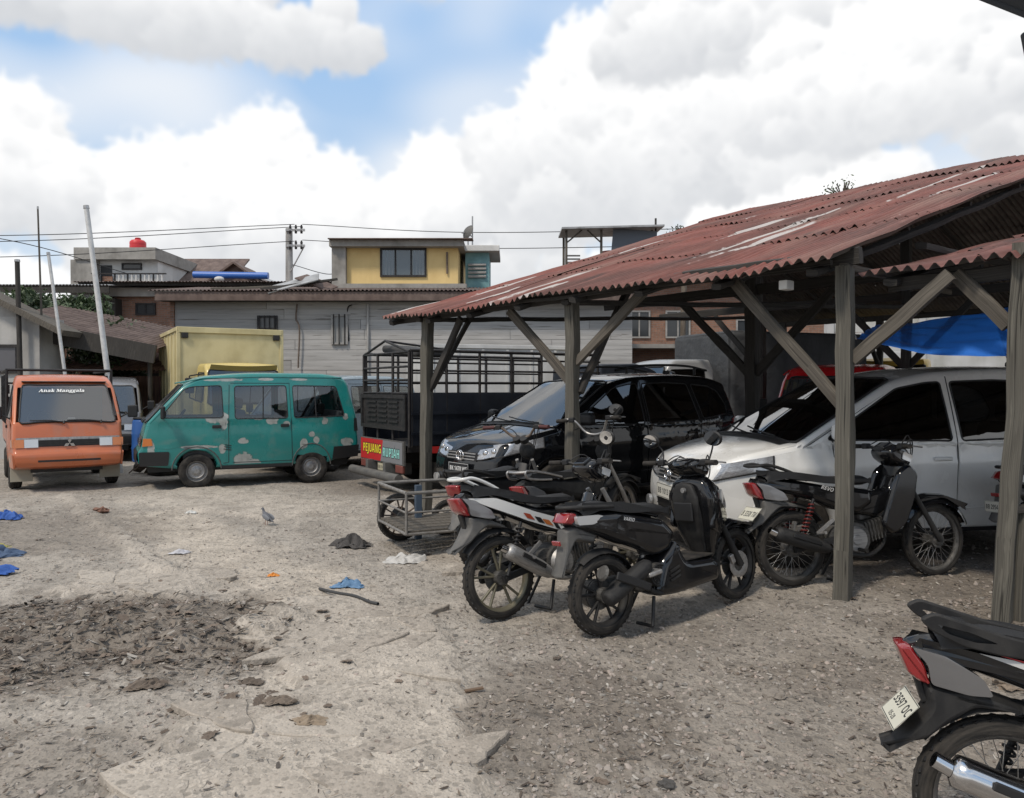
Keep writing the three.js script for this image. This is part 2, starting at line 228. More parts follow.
const slabAt = (x, z) => { const wx = x + .10 * fbm2(x * 2.3, z * 2.3, 4), wz = z + .10 * fbm2(x * 2.3 + 40, z * 2.3, 4); return slabs.some(p => inPoly(p, wx, wz)) ? 1 : 0; };
const kerbAt = (x, z) => { const ax = -6.6, az = -11.8, bx_ = -3.0, bz = -6.9, dx = bx_ - ax, dz = bz - az, t = clamp(((x - ax) * dx + (z - az) * dz) / (dx * dx + dz * dz)); return Math.hypot(x - ax - t * dx, z - az - t * dz) + .03 * n2(x * 3, z * 3) < .11 ? 1 : 0; };
const trackAt = (x, z) => { const P = [[-4.4, -10], [-3.0, -8.0], [-1.7, -6.4], [-1.05, -5.2], [-.8, -4.2], [-.85, -2.4]]; let d = 9; for (let i = 1; i < P.length; i++) { const a = P[i - 1], b = P[i], dx = b[0] - a[0], dz = b[1] - a[1], t = clamp(((x - a[0]) * dx + (z - a[1]) * dz) / (dx * dx + dz * dz)); d = Math.min(d, Math.hypot(x - a[0] - t * dx, z - a[1] - t * dz)); } return 1 - sm(.28, .62, d + .22 * fbm2(x * 1.6, z * 1.6, 4) + .12 * fbm2(x * 6, z * 6, 3)); };
const blob = (x, z, cx, cz, rx, rz) => { const q = ((x - cx) / rx) ** 2 + ((z - cz) / rz) ** 2; return 1 - sm(.5, 1.15, q + .6 * fbm2(x * 1.7 + cx, z * 1.7, 4) + .42 * fbm2(x * 7 + cx, z * 7, 4)); };
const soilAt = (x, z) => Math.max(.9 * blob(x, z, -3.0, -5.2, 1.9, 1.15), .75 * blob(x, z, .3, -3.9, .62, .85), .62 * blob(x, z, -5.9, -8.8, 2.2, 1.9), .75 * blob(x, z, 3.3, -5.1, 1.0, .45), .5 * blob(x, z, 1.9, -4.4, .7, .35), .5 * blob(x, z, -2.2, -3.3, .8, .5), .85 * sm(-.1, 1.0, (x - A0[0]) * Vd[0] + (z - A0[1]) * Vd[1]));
const gravelAt = (x, z) => clamp(Math.max(sm(-.3, .5, x + .4 * fbm2(x, z, 3)) * sm(-6.6, -5.2, z), .5 * sm(-.1, .5, fbm2(x * .7 + 9, z * .7, 4))));
const relief = (x, z) => { const D = Math.hypot(x, z), s = slabAt(x, z), k = kerbAt(x, z); return .022 * fbm2(x * .8, z * .8, 3) + (D < 16 ? (s ? .3 : 1) * (.011 * fbm2(x * 4, z * 4, 3) + .006 * n2(x * 15, z * 15)) + .03 * s + .035 * k + .055 * blob(x, z, -2.2, -5.3, .9, .5) * (1 + .6 * n2(x * 5, z * 5)) : 0); };
const groundTop = (x, z) => gy(x, z) + relief(x, z);
{
  const axis = (from, to, step, grow, lim) => { const o = [from]; let s = step, sg = Math.sign(to - from); while ((to - o[o.length - 1]) * sg > 0) { o.push(o[o.length - 1] + sg * s); s = Math.min(s * grow, lim); } return o; };
  const xr = axis(0, 260, .042, 1.009, 30).filter(x => x > 0), xs = [...xr.map(x => -x).reverse(), 0, ...xr];
  const zs = [...axis(-2.5, 60, .06, 1.12, 20).slice(1).reverse(), ...axis(-2.5, -320, .034, 1.0085, 30)];
  const pos = [], col = [], uv = [], idx = [], c = [0, 0, 0];
  for (const z of zs) for (const x of xs) {
    const y = Math.hypot(x, z) < 40 ? groundTop(x, z) : gy(x, z); pos.push(x, y, z); uv.push(x, z);
    const s = slabAt(x, z), k = kerbAt(x, z), so = soilAt(x, z), gr = gravelAt(x, z), v = 1 + .16 * fbm2(x * 2, z * 2, 4) + .10 * n2(x * 9, z * 9), st = sm(.1, .6, fbm2(x * 1.1 + 30, z * 1.1, 4));
    for (let i = 0; i < 3; i++) {
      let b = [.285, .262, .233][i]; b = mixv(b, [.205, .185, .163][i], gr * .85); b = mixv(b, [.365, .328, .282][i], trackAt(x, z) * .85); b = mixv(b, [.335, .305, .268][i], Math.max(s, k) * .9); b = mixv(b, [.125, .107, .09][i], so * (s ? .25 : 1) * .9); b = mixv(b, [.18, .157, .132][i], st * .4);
      col.push(b * v * 1.5);
    }
  }
  const nx = xs.length; for (let j = 0; j < zs.length - 1; j++) for (let i = 0; i < nx - 1; i++) { const a = j * nx + i, b = a + nx; idx.push(a, b, a + 1, a + 1, b, b + 1); }
  const g = new THREE.BufferGeometry(); g.setAttribute('position', new THREE.Float32BufferAttribute(pos, 3)); g.setAttribute('uv', new THREE.Float32BufferAttribute(uv, 2)); g.setAttribute('color', new THREE.Float32BufferAttribute(col, 3)); g.setIndex(idx); g.computeVertexNormals();
  // small stones pressed into dust, from scattered cells at three sizes
  const cells = (n, seed) => { const r = rngOf(seed), p = Array.from({ length: n * n }, () => [r(), r(), r(), r()]); return (u, v) => { const gx = u * n, gz = v * n, ix = Math.floor(gx), iz = Math.floor(gz); let d1 = 9, t = 0, e = 0; for (let a = -1; a < 2; a++) for (let b = -1; b < 2; b++) { const q = p[((iz + b + n) % n) * n + (ix + a + n) % n], dx = gx - ix - a - q[0], dz = gz - iz - b - q[1], rr = .25 + q[3] * .55, d = Math.hypot(dx * (1 + q[2] * .7), dz) / rr; if (d < d1) { d1 = d; t = q[2]; e = q[3]; } } return [d1, t, e]; }; };
  const c1 = cells(52, 1), c2 = cells(120, 2), c3 = cells(260, 3), N = 1536, hts = new Float32Array(N * N);
  const map = tex(N, N, [3.7, 3.7], (u, v) => {
    const a = c1(u, v), b = c2(u, v), d = c3(u, v), w = tn(u, v, 9, 3, 2); let h = .28 + .12 * w, t = .86 + .09 * w;
    if (d[0] < 1 && d[2] > .3) { h += .10 * (1 - d[0] * d[0]); t = mixv(t, .68 + .34 * d[1], .6 * sm(1, .7, d[0])); }
    if (b[0] < 1 && b[2] > .62) { h += .2 * Math.sqrt(1 - b[0] * b[0]); t = mixv(t, .60 + .42 * b[1], .65 * sm(1, .7, b[0])); }
    if (a[0] < 1 && a[2] > .9) { h += .3 * Math.sqrt(1 - a[0] * a[0]); t = mixv(t, .6 + .4 * a[1], .6 * sm(1, .6, a[0])); }
    hts[Math.round(v * N) * N + Math.round(u * N)] = h; const k = t * t; return [k * 1.0, k * .985, k * .965];
  });
  groundMap = map; const bump = groundBump = tex(N, N, [3.7, 3.7], (u, v) => hts[Math.round(v * N) * N + Math.round(u * N)], false);
  tag(part(scene, 'ground', g, mat([1, 1, 1], .95, 0, { vertexColors: true, map, bumpMap: bump, bumpScale: .022 })), 'dusty stony earth of the parking yard with broken concrete', null, null, 'structure');
}
{ // broken concrete paving, piece by piece, in the worn path
  const ground = scene.getObjectByName('ground'), r = rngOf(41), J = {}, cell = .36, K = (i, j) => J[i + ',' + j] ??= [(i + .5 * (j % 2) + (r() - .5) * .62) * cell, (j + (r() - .5) * .62) * cell];
  const ms = [[.48, .437, .384], [.45, .407, .356], [.42, .378, .33]].map(c => mat(c, .95, 0, { map: groundMap, bumpMap: groundBump, bumpScale: .012 }));
  for (let i = -12; i < 3; i++) for (let j = -24; j < -5; j++) {
    const q = [K(i, j), K(i + 1, j), K(i + 1, j + 1), K(i, j + 1)], cx = q.reduce((s, p) => s + p[0], 0) / 4, cz = q.reduce((s, p) => s + p[1], 0) / 4; if (!slabAt(cx, cz) || r() < .22) continue;
    const o = []; for (let k = 0; k < 4; k++) { const a = q[k], b = q[(k + 1) % 4]; for (let m = 0; m < 6; m++) { const t = m / 6, x = mixv(a[0], b[0], t), z = mixv(a[1], b[1], t), d = Math.hypot(x - cx, z - cz), sh = 1 - (.012 + .03 * Math.abs(n2(x * 6 + i, z * 6)) + (m ? 0 : .02)) / d; o.push([(x - cx) * sh, (z - cz) * sh]); } }
    const g = new THREE.ExtrudeGeometry(new THREE.Shape(o.map(p => new THREE.Vector2(p[0], -p[1]))), { depth: .03, bevelEnabled: true, bevelThickness: .006, bevelSize: .006, bevelSegments: 1, curveSegments: 1 }).rotateX(-Math.PI / 2), uvs = g.attributes.uv; for (let k = 0; k < uvs.count; k++) uvs.setXY(k, uvs.getX(k) + cx, uvs.getY(k) - cz); const c = part(ground, 'slab_piece', g, ms[Math.floor(r() * 3)]);
    c.position.set(cx, gy(cx, cz) + .022 * fbm2(cx * .8, cz * .8, 3) - .007 + .009 * r(), cz); c.rotation.set((r() - .5) * .03, 0, (r() - .5) * .03);
  }
}
{ // loose stones and flat crumbs of bark, card and leaf on the yard
  const spot = r => { const D = 2.3 * Math.pow(14 / 2.3, Math.pow(r(), .82)), x = (r() * 2 - 1) * .88 * D - .1 * D; return [x, -D]; };
  const m4 = new THREE.Matrix4(), q = new THREE.Quaternion(), e = new THREE.Euler(), col = new THREE.Color();
  const scatter = (name, label, cat, n, geo, m, fn, seed) => { const r = rngOf(seed), im = new THREE.InstancedMesh(geo, m, n); let c = 0, tries = 0; while (c < n && tries++ < n * 30) { const [x, z] = spot(r), o = fn(r, x, z); if (!o) continue; e.set(...o.rot); q.setFromEuler(e); im.setMatrixAt(c, m4.compose(V(x, groundTop(x, z) + o.y, z), q, V(...o.s))); im.setColorAt(c, col.setRGB(...o.c)); c++; } im.count = c; im.name = name; im.castShadow = im.receiveShadow = true; scene.add(im); return tag(im, label, cat, null, 'stuff'); };
  const stoneG = new THREE.IcosahedronGeometry(1, 1); { const p = stoneG.attributes.position; for (let i = 0; i < p.count; i++) { const k = .8 + .35 * n3(p.getX(i) * 1.3, p.getY(i) * 1.3, p.getZ(i) * 1.3); p.setXYZ(i, p.getX(i) * k, p.getY(i) * k, p.getZ(i) * k); } stoneG.computeVertexNormals(); }
  scatter('loose_stones', 'loose grey and brown stones strewn over the yard', 'stones', 26000, stoneG, mat([1, 1, 1], .95), (r, x, z) => {
    const gr = gravelAt(x, z), so = soilAt(x, z), s = slabAt(x, z); if (r() > (.20 + .8 * gr + .15 * so) * (s ? .3 : 1)) return null; const k = .003 + .013 * Math.pow(r(), 3.2), t = .55 + .75 * r(), w = r() * .03;
    return { y: k * .1, s: [k * (.8 + r()), k * (.45 + .4 * r()), k * (.7 + .6 * r())], rot: [r() * .6, r() * 6, r() * .6], c: [(.25 + w) * t, .235 * t, (.215 - w * .3) * t] };
  }, 101);
  const flakeG = (() => { const s = []; const c = []; const rr = rngOf(55); for (let i = 0; i < 9; i++) { const a = i / 9 * 6.283, k = .65 + .5 * rr(); c.push([Math.cos(a) * k, Math.sin(a) * k * .55]); } for (let i = 0; i < 9; i++) { const a = c[i], b = c[(i + 1) % 9], y = p => .16 * (p[0] * p[0] - .3) + .06 * p[1]; s.push([0, 0, 0], [b[0], y(b), b[1]], [a[0], y(a), a[1]]); } const p = s.flat(); return soup(p, s.flatMap(v => [v[0], v[2]]), 0); })();
  const pal = [[.075, .058, .046], [.11, .087, .069], [.15, .12, .093], [.19, .158, .128], [.25, .215, .175], [.085, .074, .066], [.36, .335, .30]];
  scatter('litter_flakes', 'flat dark crumbs of bark, card and dead leaves on the ground', 'litter', 34000, flakeG, mat([1, 1, 1], .95), (r, x, z) => {
    const so = soilAt(x, z), pile = blob(x, z, -2.8, -5.2, 1.8, 1.0), cl = sm(.05, .5, fbm2(x * 1.4 + 3, z * 1.4 + 8, 3)); if (r() > (.24 + .3 * so + .9 * pile + .4 * cl) * (slabAt(x, z) ? .35 : 1) * (1 - .55 * trackAt(x, z))) return null; const k = (.005 + .021 * Math.pow(r(), 3)) * (1 + .8 * pile), c = pal[Math.floor(Math.pow(r(), 1 + .6 * pile) * 7)], tt = .75 + .5 * r();
    return { y: .003 + .008 * r() + .018 * pile * r(), s: [k * 1.15, k * .8, k * (.25 + .5 * r())], rot: [(r() - .5) * (.3 + .5 * pile), r() * 6.28, (r() - .5) * (.3 + .5 * pile)], c: c.map(v => v * tt * (pile > .5 ? .8 : 1)) };
  }, 202);
  const sheetG = (() => { const g = new THREE.PlaneGeometry(1, 1, 8, 8).rotateX(-Math.PI / 2), p = g.attributes.position; for (let i = 0; i < p.count; i++) { const x = p.getX(i), z = p.getZ(i); p.setXYZ(i, x * (1 + .3 * n2(z * 3, 1)), .16 * n2(x * 3.1, z * 2.3) + .1 * n2(x * 7, z * 7), z * (1 + .3 * n2(x * 3, 5))); } g.computeVertexNormals(); return g; })();
  scatter('trampled_sacking', 'torn and trampled brown sacking and card in the dirt', 'litter', 240, sheetG, mat([1, 1, 1], .95), (r, x, z) => {
    const pile = blob(x, z, -2.7, -5.2, 1.6, .85), near = blob(x, z, -1.1, -4.1, .75, .45); if (r() > .014 + .9 * pile + .16 * near) return null; const k = .03 + .05 * r(), t = .7 + .8 * r();
    return { y: .008 + .02 * r() * pile, s: [k, k * .4, k * (.5 + .4 * r())], rot: [(r() - .5) * .3, r() * 6.28, (r() - .5) * .3], c: [.125 * t, .098 * t, .078 * t] };
  }, 303);
}

// ---------- the shed: posts, timbers and rusty corrugated sheets ----------
const roofH = (a, d) => 2.463 + .308 * (d + .28) - .004 * Math.abs(a) + .02 * Math.sin(a * 1.7 + d * .8);
const sheetGeo = (W, L, pitch, amp, nl = 4, cut = 0) => { const nw = Math.round(W / pitch * 8), pos = [], uv = [], P = (i, j) => { const x = -W / 2 + W * i / nw, y = j / nl * L; return [x, y, amp * Math.cos(x / pitch * 6.2832), i, j]; }; for (let i = 0; i < nw; i++) for (let j = 0; j < nl; j++) for (const q of [P(i, j), P(i + 1, j), P(i + 1, j + 1), P(i, j), P(i + 1, j + 1), P(i, j + 1)]) pos.push(q[0], q[1], q[2]), uv.push(q[0], q[1]); return soup(pos, uv, 1.2); };
const roofTex = tex(1024, 1024, [7.2, 8.2], (u, v) => { // u along the eave, v up the slope; red oxide paint, rust and streaks worn to bare zinc
  const a = u * 7.2, d = v * 8.2, n = tn(u, v, 5, 5, 3), st = tn(u, v * .14, 46, 4, 9), fine = tn(u, v, 60, 3, 6);
  let c = [.195, .062, .047].map((b, i) => mixv(b, [.10, .045, .036][i], clamp(.45 + .9 * n))); const str = sm(.05, .6, st);
  c = c.map((b, i) => mixv(b, [.22, .105, .088][i], str * .6)).map(b => b * (1 + .22 * fine));
  const fade = sm(-.05, .5, tn(u, v * .22, 9, 4, 21)); c = c.map((b, i) => mixv(b, [.25, .15, .122][i], fade * .55)); let bare = 0; for (const [a0, d0, wa, wd, k] of [[4.15, 2.6, .10, 1.3, 1.1], [4.5, 2.1, .07, 1.0, 1], [3.35, 3.7, .10, .8, 1], [2.55, 1.0, .10, .9, .9], [1.75, .7, .12, .6, .8], [3.0, .35, .16, .35, 1], [5.6, 4.0, .05, 1.2, .9], [4.9, 5.2, .06, 1.6, .9], [.9, 1.5, .1, .6, .8], [1.6, 3.4, .06, .9, .8], [.35, .6, .08, .4, .8], [6.3, 4.4, .06, .6, .9], [2.2, 4.9, .05, 1.1, .7]]) bare = Math.max(bare, k * Math.exp(-(((a - a0) / wa) ** 2 + ((d - d0) / wd) ** 2)));
  const b = sm(.38, .60, bare + .46 * st + .30 * fine); c = c.map((q, i) => mixv(q, [.50, .475, .455][i], b * .85));
  const dk = sm(.42, .7, tn(u, v * .3, 18, 4, 15)); return c.map((q, i) => mixv(q, [.05, .036, .033][i], dk * .7));
});
M.roof = mat([1, 1, 1], .74, .08, { map: roofTex, bumpMap: texNoise, bumpScale: .003 });
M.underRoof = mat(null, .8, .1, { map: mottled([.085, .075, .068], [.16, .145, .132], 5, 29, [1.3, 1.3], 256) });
M.roof2 = mat([1, 1, 1], .78, .05, { map: roofTex, bumpMap: texNoise, bumpScale: .003 });
function sheetAt(parent, P, a0, a1, d0, d1, H, lift, m, pitch = .088, amp = .019, wob = .01, under = true) {
  // sheet laid on the sloping plane P(a, d, h): corrugations run up the slope
  const nw = Math.round((a1 - a0) / pitch * 6), nl = 4, pos = [], uv = [], jag = n2(a0 * 9, d0 * 5) * .035;
  const pt = (i, j) => { const a = mixv(a0, a1, i / nw), d = mixv(d0 + jag, d1, j / nl) + (j ? 0 : .012 * n2(a * 7, d0)), h = H(a, d) + lift + amp * Math.cos(a / pitch * 6.2832) + wob * 1.6 * n2(a * 1.1 + d0 * 3, d * .9) + .012 * n2(a0 * 5, d0 * 3) + (j === 0 ? .010 * n2(a * 3, d0) : 0); return [P(a, d, h), a, d]; };
  for (let i = 0; i < nw; i++) for (let j = 0; j < nl; j++) for (const q of [pt(i, j), pt(i + 1, j + 1), pt(i + 1, j), pt(i, j), pt(i, j + 1), pt(i + 1, j + 1)]) { pos.push(...q[0]); uv.push(q[1] + 6.2, q[2] + .3); }
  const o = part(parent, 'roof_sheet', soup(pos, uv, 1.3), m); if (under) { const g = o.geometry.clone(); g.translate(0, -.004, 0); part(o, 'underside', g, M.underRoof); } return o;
}
{
  const t = thing('parking_shed', 'long open timber shed with a rusty red corrugated roof over the cars', 'shed');
  const gp = (a, d) => { const p = S(a, d, 0); return gy(p[0], p[2]) - .03; };
  const post = (a, d, h, w = .135, m = M.post, lean = [0, 0]) => { const p = S(a, d, 0); return part(t, 'post', beam([p[0], gp(a, d), p[2]], S(a + lean[0], d + lean[1], h), w, w * .95, .85, .011), m); };
  post(0, 0, 2.46, .122); post(-2.756, 0, 2.45, .115); post(-5.3, 0, 2.44, .125, M.post, [.06, 0]);
  post(-2.756, 3.05, 3.35, .15, M.beam); for (const a of [-5.3, -2.756, 0]) post(a, 7.2, 4.6, .15, M.beam); for (const a of [-7.6, -5.3, -2.756, 0]) post(a, 11.7, 3.14, .14, M.beam);
  const br = (name, a0, d0, h0, a1, d1, h1, w, d, m) => part(t, name, beam(S(a0, d0, h0), S(a1, d1, h1), w, d, .85), m);
  br('brace', -.93, .03, 2.45, -.03, .03, 1.46, .05, .095, M.pale); br('brace', .66, .10, 2.34, .03, .05, 1.80, .05, .10, M.pale);
  br('brace', -3.75, .03, 2.43, -2.8, .03, 1.66, .05, .10, M.pale); br('brace', -1.88, .03, 2.46, -2.72, .03, 1.86, .05, .10, M.pale);
  br('brace', -4.62, .03, 2.4, -5.24, .03, 1.58, .05, .10, M.beam);
  br('brace', -2.756, .9, 2.75, -2.72, .06, 1.55, .05, .09, M.beam); br('brace', -5.26, .8, 2.7, -5.26, .06, 1.6, .05, .09, M.beam);
  for (const s of [-1, 1]) { br('brace', -2.756 + s * 1.05, 3.05, 2.72, -2.756 + s * .05, 3.05, 1.78, .05, .11, M.beam); for (const a of [-5.3, -2.756, 0]) br('brace', a + s * 1.0, 7.2, 2.95, a + s * .05, 7.2, 1.95, .05, .11, M.beam); }
  for (const a of [-5.3, -2.756, 0]) br('brace', a, 10.9, 3.05, a, 11.65, 2.1, .05, .11, M.beam);
  br('eave_beam', -5.9, -.02, 2.47, .12, -.02, 2.52, .06, .12, M.beam); br('eave_beam', -7.9, 11.7, 3.10, 1.2, 11.7, 3.10, .07, .12, M.beam); br('ridge_beam', -5.9, 7.2, 4.62, .1, 7.2, 4.64, .07, .14, M.beam); br('inner_beam', -5.2, 3.05, 2.78, -.2, 3.05, 2.80, .06, .13, M.beam); br('inner_beam', -7.6, 7.2, 3.02, .6, 7.2, 3.02, .06, .13, M.beam);
  for (const a of [-5.3, -2.756]) br('tie_beam', a, -.1, 2.42, a, 7.3, 2.86, .055, .10, M.beam); br('tie_beam', 0, 1.2, 2.74, 0, 7.3, 2.86, .055, .10, M.beam); br('tie_beam', 0, -.05, 2.46, 0, 1.75, 2.42, .05, .07, M.pale);
  for (let k = 0; k < 8; k++) { const a = -5.75 + k * .8; br('rafter', a, -.2, roofH(a, -.2) - .075, a, 7.4, roofH(a, 7.4) - .085, .05, .09, M.beam); }
  for (let k = 0; k < 7; k++) { const d = -.12 + k * 1.22; br('purlin', -5.9, d, roofH(-5.9, d) - .035, -.04, d, roofH(0, d) - .035, .04, .035, M.beam); }
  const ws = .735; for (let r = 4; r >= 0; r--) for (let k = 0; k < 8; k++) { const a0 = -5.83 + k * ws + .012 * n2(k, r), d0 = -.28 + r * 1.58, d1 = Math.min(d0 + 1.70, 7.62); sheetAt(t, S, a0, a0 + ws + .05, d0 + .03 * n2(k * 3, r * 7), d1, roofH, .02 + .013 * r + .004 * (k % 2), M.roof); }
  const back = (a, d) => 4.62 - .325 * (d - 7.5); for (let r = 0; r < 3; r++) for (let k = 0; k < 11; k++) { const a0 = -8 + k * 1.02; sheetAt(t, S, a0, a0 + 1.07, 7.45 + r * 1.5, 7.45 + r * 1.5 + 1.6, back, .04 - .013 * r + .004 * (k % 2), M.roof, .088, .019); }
  for (let k = 0; k < 6; k++) { const a = -7.8 + k * 1.7; br('rafter', a, 7.5, 4.5, a, 11.9, 3.08, .05, .09, M.beam); }
  for (let k = 0; k < 8; k++) { const a0 = -5.95 + k * .75, g = []; for (let i = 0; i < 2; i++) { const s = i ? 1 : -1; const p = (a, d, h) => S(a, d, h), y = roofH(a0, 7.6) + .06; const q = [p(a0, 7.6, y), p(a0 + .78, 7.6, y), p(a0 + .78, 7.6 + s * .2, y - .06), p(a0, 7.6 + s * .2, y - .06)]; g.push(soup([...q[0], ...q[1], ...q[2], ...q[0], ...q[2], ...q[3]], [0, 0, .78, 0, .78, .2, 0, 0, .78, .2, 0, .2], 0)); } part(t, 'ridge_cap', g, M.roof); }
  { const p = S(-.42, -.07, 2.36); part(t, 'junction_box', box(.1, .07, .07, p[0], p[1], p[2], 0, .7, 0, .008), M.white); }
}
{
  const t = thing('lean_to_shed', 'lower corrugated roof on a split grey post beside the long shed', 'shed');
  const O = [2.45, -5.68], P = (a, d, h) => [O[0] + a * U[0] + d * Vd[0], h, O[1] + a * U[1] + d * Vd[1]], H = (a, d) => 2.38 + .20 * d + .012 * a;
  part(t, 'post', beam([3.10, .02, -5.05], [3.19, 2.5, -5.0], .115, .11, .85, .010), M.post); part(t, 'prop', beam([3.22, .02, -5.06], [3.235, .86, -5.06], .085, .08, .6, .012), M.post);
  part(t, 'nail_board', beam([3.14, .83, -4.99], [3.42, .84, -5.06], .05, .035, 0), M.beam);
  part(t, 'post', beam([5.2, .08, -2.75], [5.2, 2.4, -2.75], .12, .12), M.post); part(t, 'post', beam([5.9, .08, -8.2], [5.9, 3.05, -8.2], .12, .12), M.beam);
  const bm = (n, a0, d0, h0, a1, d1, h1, m = M.beam) => part(t, n, beam(P(a0, d0, h0), P(a1, d1, h1), .05, .1, .85), m);
  bm('eave_beam', .15, .16, 2.33, 5.5, .16, 2.36); bm('eave_beam', .1, 4.2, 3.1, 5.5, 4.2, 3.1); bm('brace', .60, .14, 2.36, .92, .13, 2.0, M.pale); bm('brace', 1.6, .2, 2.35, 1.0, .14, 1.7, M.pale);
  for (let k = 0; k < 5; k++) bm('rafter', .2 + k * .9, .05, 2.33, .2 + k * .9, 4.4, 3.2);
  for (let r = 2; r >= 0; r--) for (let k = 0; k < 7; k++) { const a0 = -.02 + k * .8; sheetAt(t, P, a0, a0 + .85, r * 1.5, r * 1.5 + 1.62, H, .02 + .013 * r + .004 * (k % 2), M.roof2, .088, .021); }  // last sheets lie out of view, added to cut light under the shed
  // a blue sheet hung up under it
  const c = [V(2.60, 1.97, -6.05), V(3.25, 1.80, -5.12), V(3.12, 2.14, -6.85), V(3.47, 2.17, -5.30)], pos = [], uv = [], n = 26, Q = (i, j) => { const s = i / n, q = j / n, p = c[0].clone().lerp(c[1], s).lerp(c[2].clone().lerp(c[3], s), q); p.y += -.05 * Math.sin(Math.PI * s) * (1 - .4 * q) + .012 * n2(s * 3 + q * 2, q * 5) + .02 * Math.sin(s * 9 + q * 4) * Math.sin(Math.PI * q) * .5; return [p.x, p.y, p.z, s, q]; };
  for (let i = 0; i < n; i++) for (let j = 0; j < n; j++) for (const q of [Q(i, j), Q(i + 1, j), Q(i + 1, j + 1), Q(i, j), Q(i + 1, j + 1), Q(i, j + 1)]) { pos.push(q[0], q[1], q[2]); uv.push(q[3], q[4]); }
  M.tarp = mat([.025, .19, .74], .5, 0, { transmission: .35, thickness: 0, bumpMap: texFine, bumpScale: .001 });
  const tp = thing('blue_tarpaulin', 'bright blue plastic sheet tied up under the lower roof', 'tarpaulin'); part(tp, 'sheet', soup(pos, uv, 1.5), M.tarp); part(tp, 'rope', [tube([[2.60, 1.97, -6.05], [2.45, 1.98, -5.75], [2.36, 1.99, -5.66]], .006), tube([[3.47, 2.17, -5.30], [3.35, 2.2, -5.15], [3.19, 2.21, -5.02]], .006)], M.white);
}
// ---------- buildings round the yard ----------
const brickTex = tex(1024, 512, [2.4, 1.2], (u, v) => { const row = Math.floor(v * 16), x = (u * 10 + (row % 2) * .5) % 10, f = x % 1, fy = (v * 16) % 1, id = Math.floor(x) * 17 + row * 31, h = (Math.sin(id * 12.9) * 43758.5) % 1, n = tn(u, v, 30, 3, 4), mo = f < .06 || fy < .13; const k = .75 + .35 * Math.abs(h) + .2 * n; return mo ? [.20, .18, .16] : [.27 * k, .145 * k, .10 * k]; });
M.brick = mat([1, 1, 1], .95, 0, { map: brickTex, bumpMap: texFine, bumpScale: .004 });
M.plasterGrey = mat(null, .93, 0, { map: mottled([.22, .215, .21], [.42, .415, .40], 3, 51, [3, 3], 512), bumpMap: texNoise, bumpScale: .004 });
M.plasterWhite = mat(null, .9, 0, { map: mottled([.42, .42, .41], [.62, .615, .60], 3, 54, [3, 3], 512, .1), bumpMap: texNoise, bumpScale: .003 });
M.yellow = mat(null, .9, 0, { map: mottled([.56, .40, .17], [.70, .52, .24], 3, 57, [3, 3], 512, .1), bumpMap: texNoise, bumpScale: .003 });
M.plank = [0, 1, 2].map(i => mat([1, 1, 1], .9, 0, { map: tex(1024, 256, [4, .6], (u, v) => { const s = 71 + i * 10, g = tn(v, u * .04 + .3, 50, 3, s), w = tn(v, u, 3, 4, s + 4), st = sm(.3, .7, tn(v, u * .5, 7, 4, s + 8)), k = clamp(.62 + .4 * g + .35 * w); return [0, 1, 2].map(q => mixv(mixv([.22, .215, .205][q], .50 - .06 * i - .012 * q, k), [.13, .118, .105][q], st * .7)); }), bumpMap: texNoise, bumpScale: .003 }));
M.zincRoof = mat(null, .6, .4, { map: mottled([.22, .22, .22], [.42, .43, .44], 4, 81, [2, 2], 512) });
M.brownRoof = mat(null, .8, .1, { map: mottled([.085, .058, .05], [.17, .125, .108], 5, 84, [2, 2], 512), bumpMap: texNoise, bumpScale: .01 });
M.rustSheet = mat(null, .8, .15, { map: tex(512, 512, [1.6, 1.6], (u, v) => { const s = tn(u, v * .15, 26, 4, 3), n = tn(u, v, 6, 4, 7), t = clamp(.5 + .6 * s + .3 * n); return [mixv(.10, .26, t), mixv(.06, .15, t), mixv(.05, .11, t)]; }) });
M.dark = mat([.045, .046, .048], .9); M.curtain = mat([.38, .38, .40], .9, 0, { transmission: .2, thickness: 0 });
M.panelConc = [0, 1, 2].map(i => mat(null, .92, 0, { map: mottled([.36 + i * .02, .36 + i * .02, .36], [.56, .56, .56], 3, 91 + i, [2, 2], 256), bumpMap: texNoise, bumpScale: .004 }));
M.teal = mat(null, .7, 0, { map: mottled([.12, .25, .27], [.2, .36, .38], 4, 95, [1, 1], 256) });
const roofSlab = (x0, x1, z0, z1, y0, y1, th, m) => { // roof plane rising from z0 (front) to z1
  const L = Math.hypot(z1 - z0, y1 - y0), a = Math.atan2(y1 - y0, z0 - z1); return box(x1 - x0, th, L, (x0 + x1) / 2, (y0 + y1) / 2 + th / 2, (z0 + z1) / 2, a, 0, 0); };
function corr(parent, name, x0, x1, z0, z1, y0, y1, m, pitch = .12) { const n = Math.max(1, Math.round((x1 - x0) / 1.1)), w = (x1 - x0) / n, L = Math.hypot(z1 - z0, y1 - y0), a = Math.atan2(y1 - y0, z0 - z1); for (let k = 0; k < n; k++) { const g = sheetGeo(w + .05, L, pitch, .02, 1).translate(0, -L / 2, .004 * (k % 2)).rotateX(-Math.PI / 2 + a).rotateZ(.003 * n2(k, y0)); part(parent, name, g.translate(x0 + w * (k + .5), (y0 + y1) / 2 + .03, (z0 + z1) / 2), m); } }
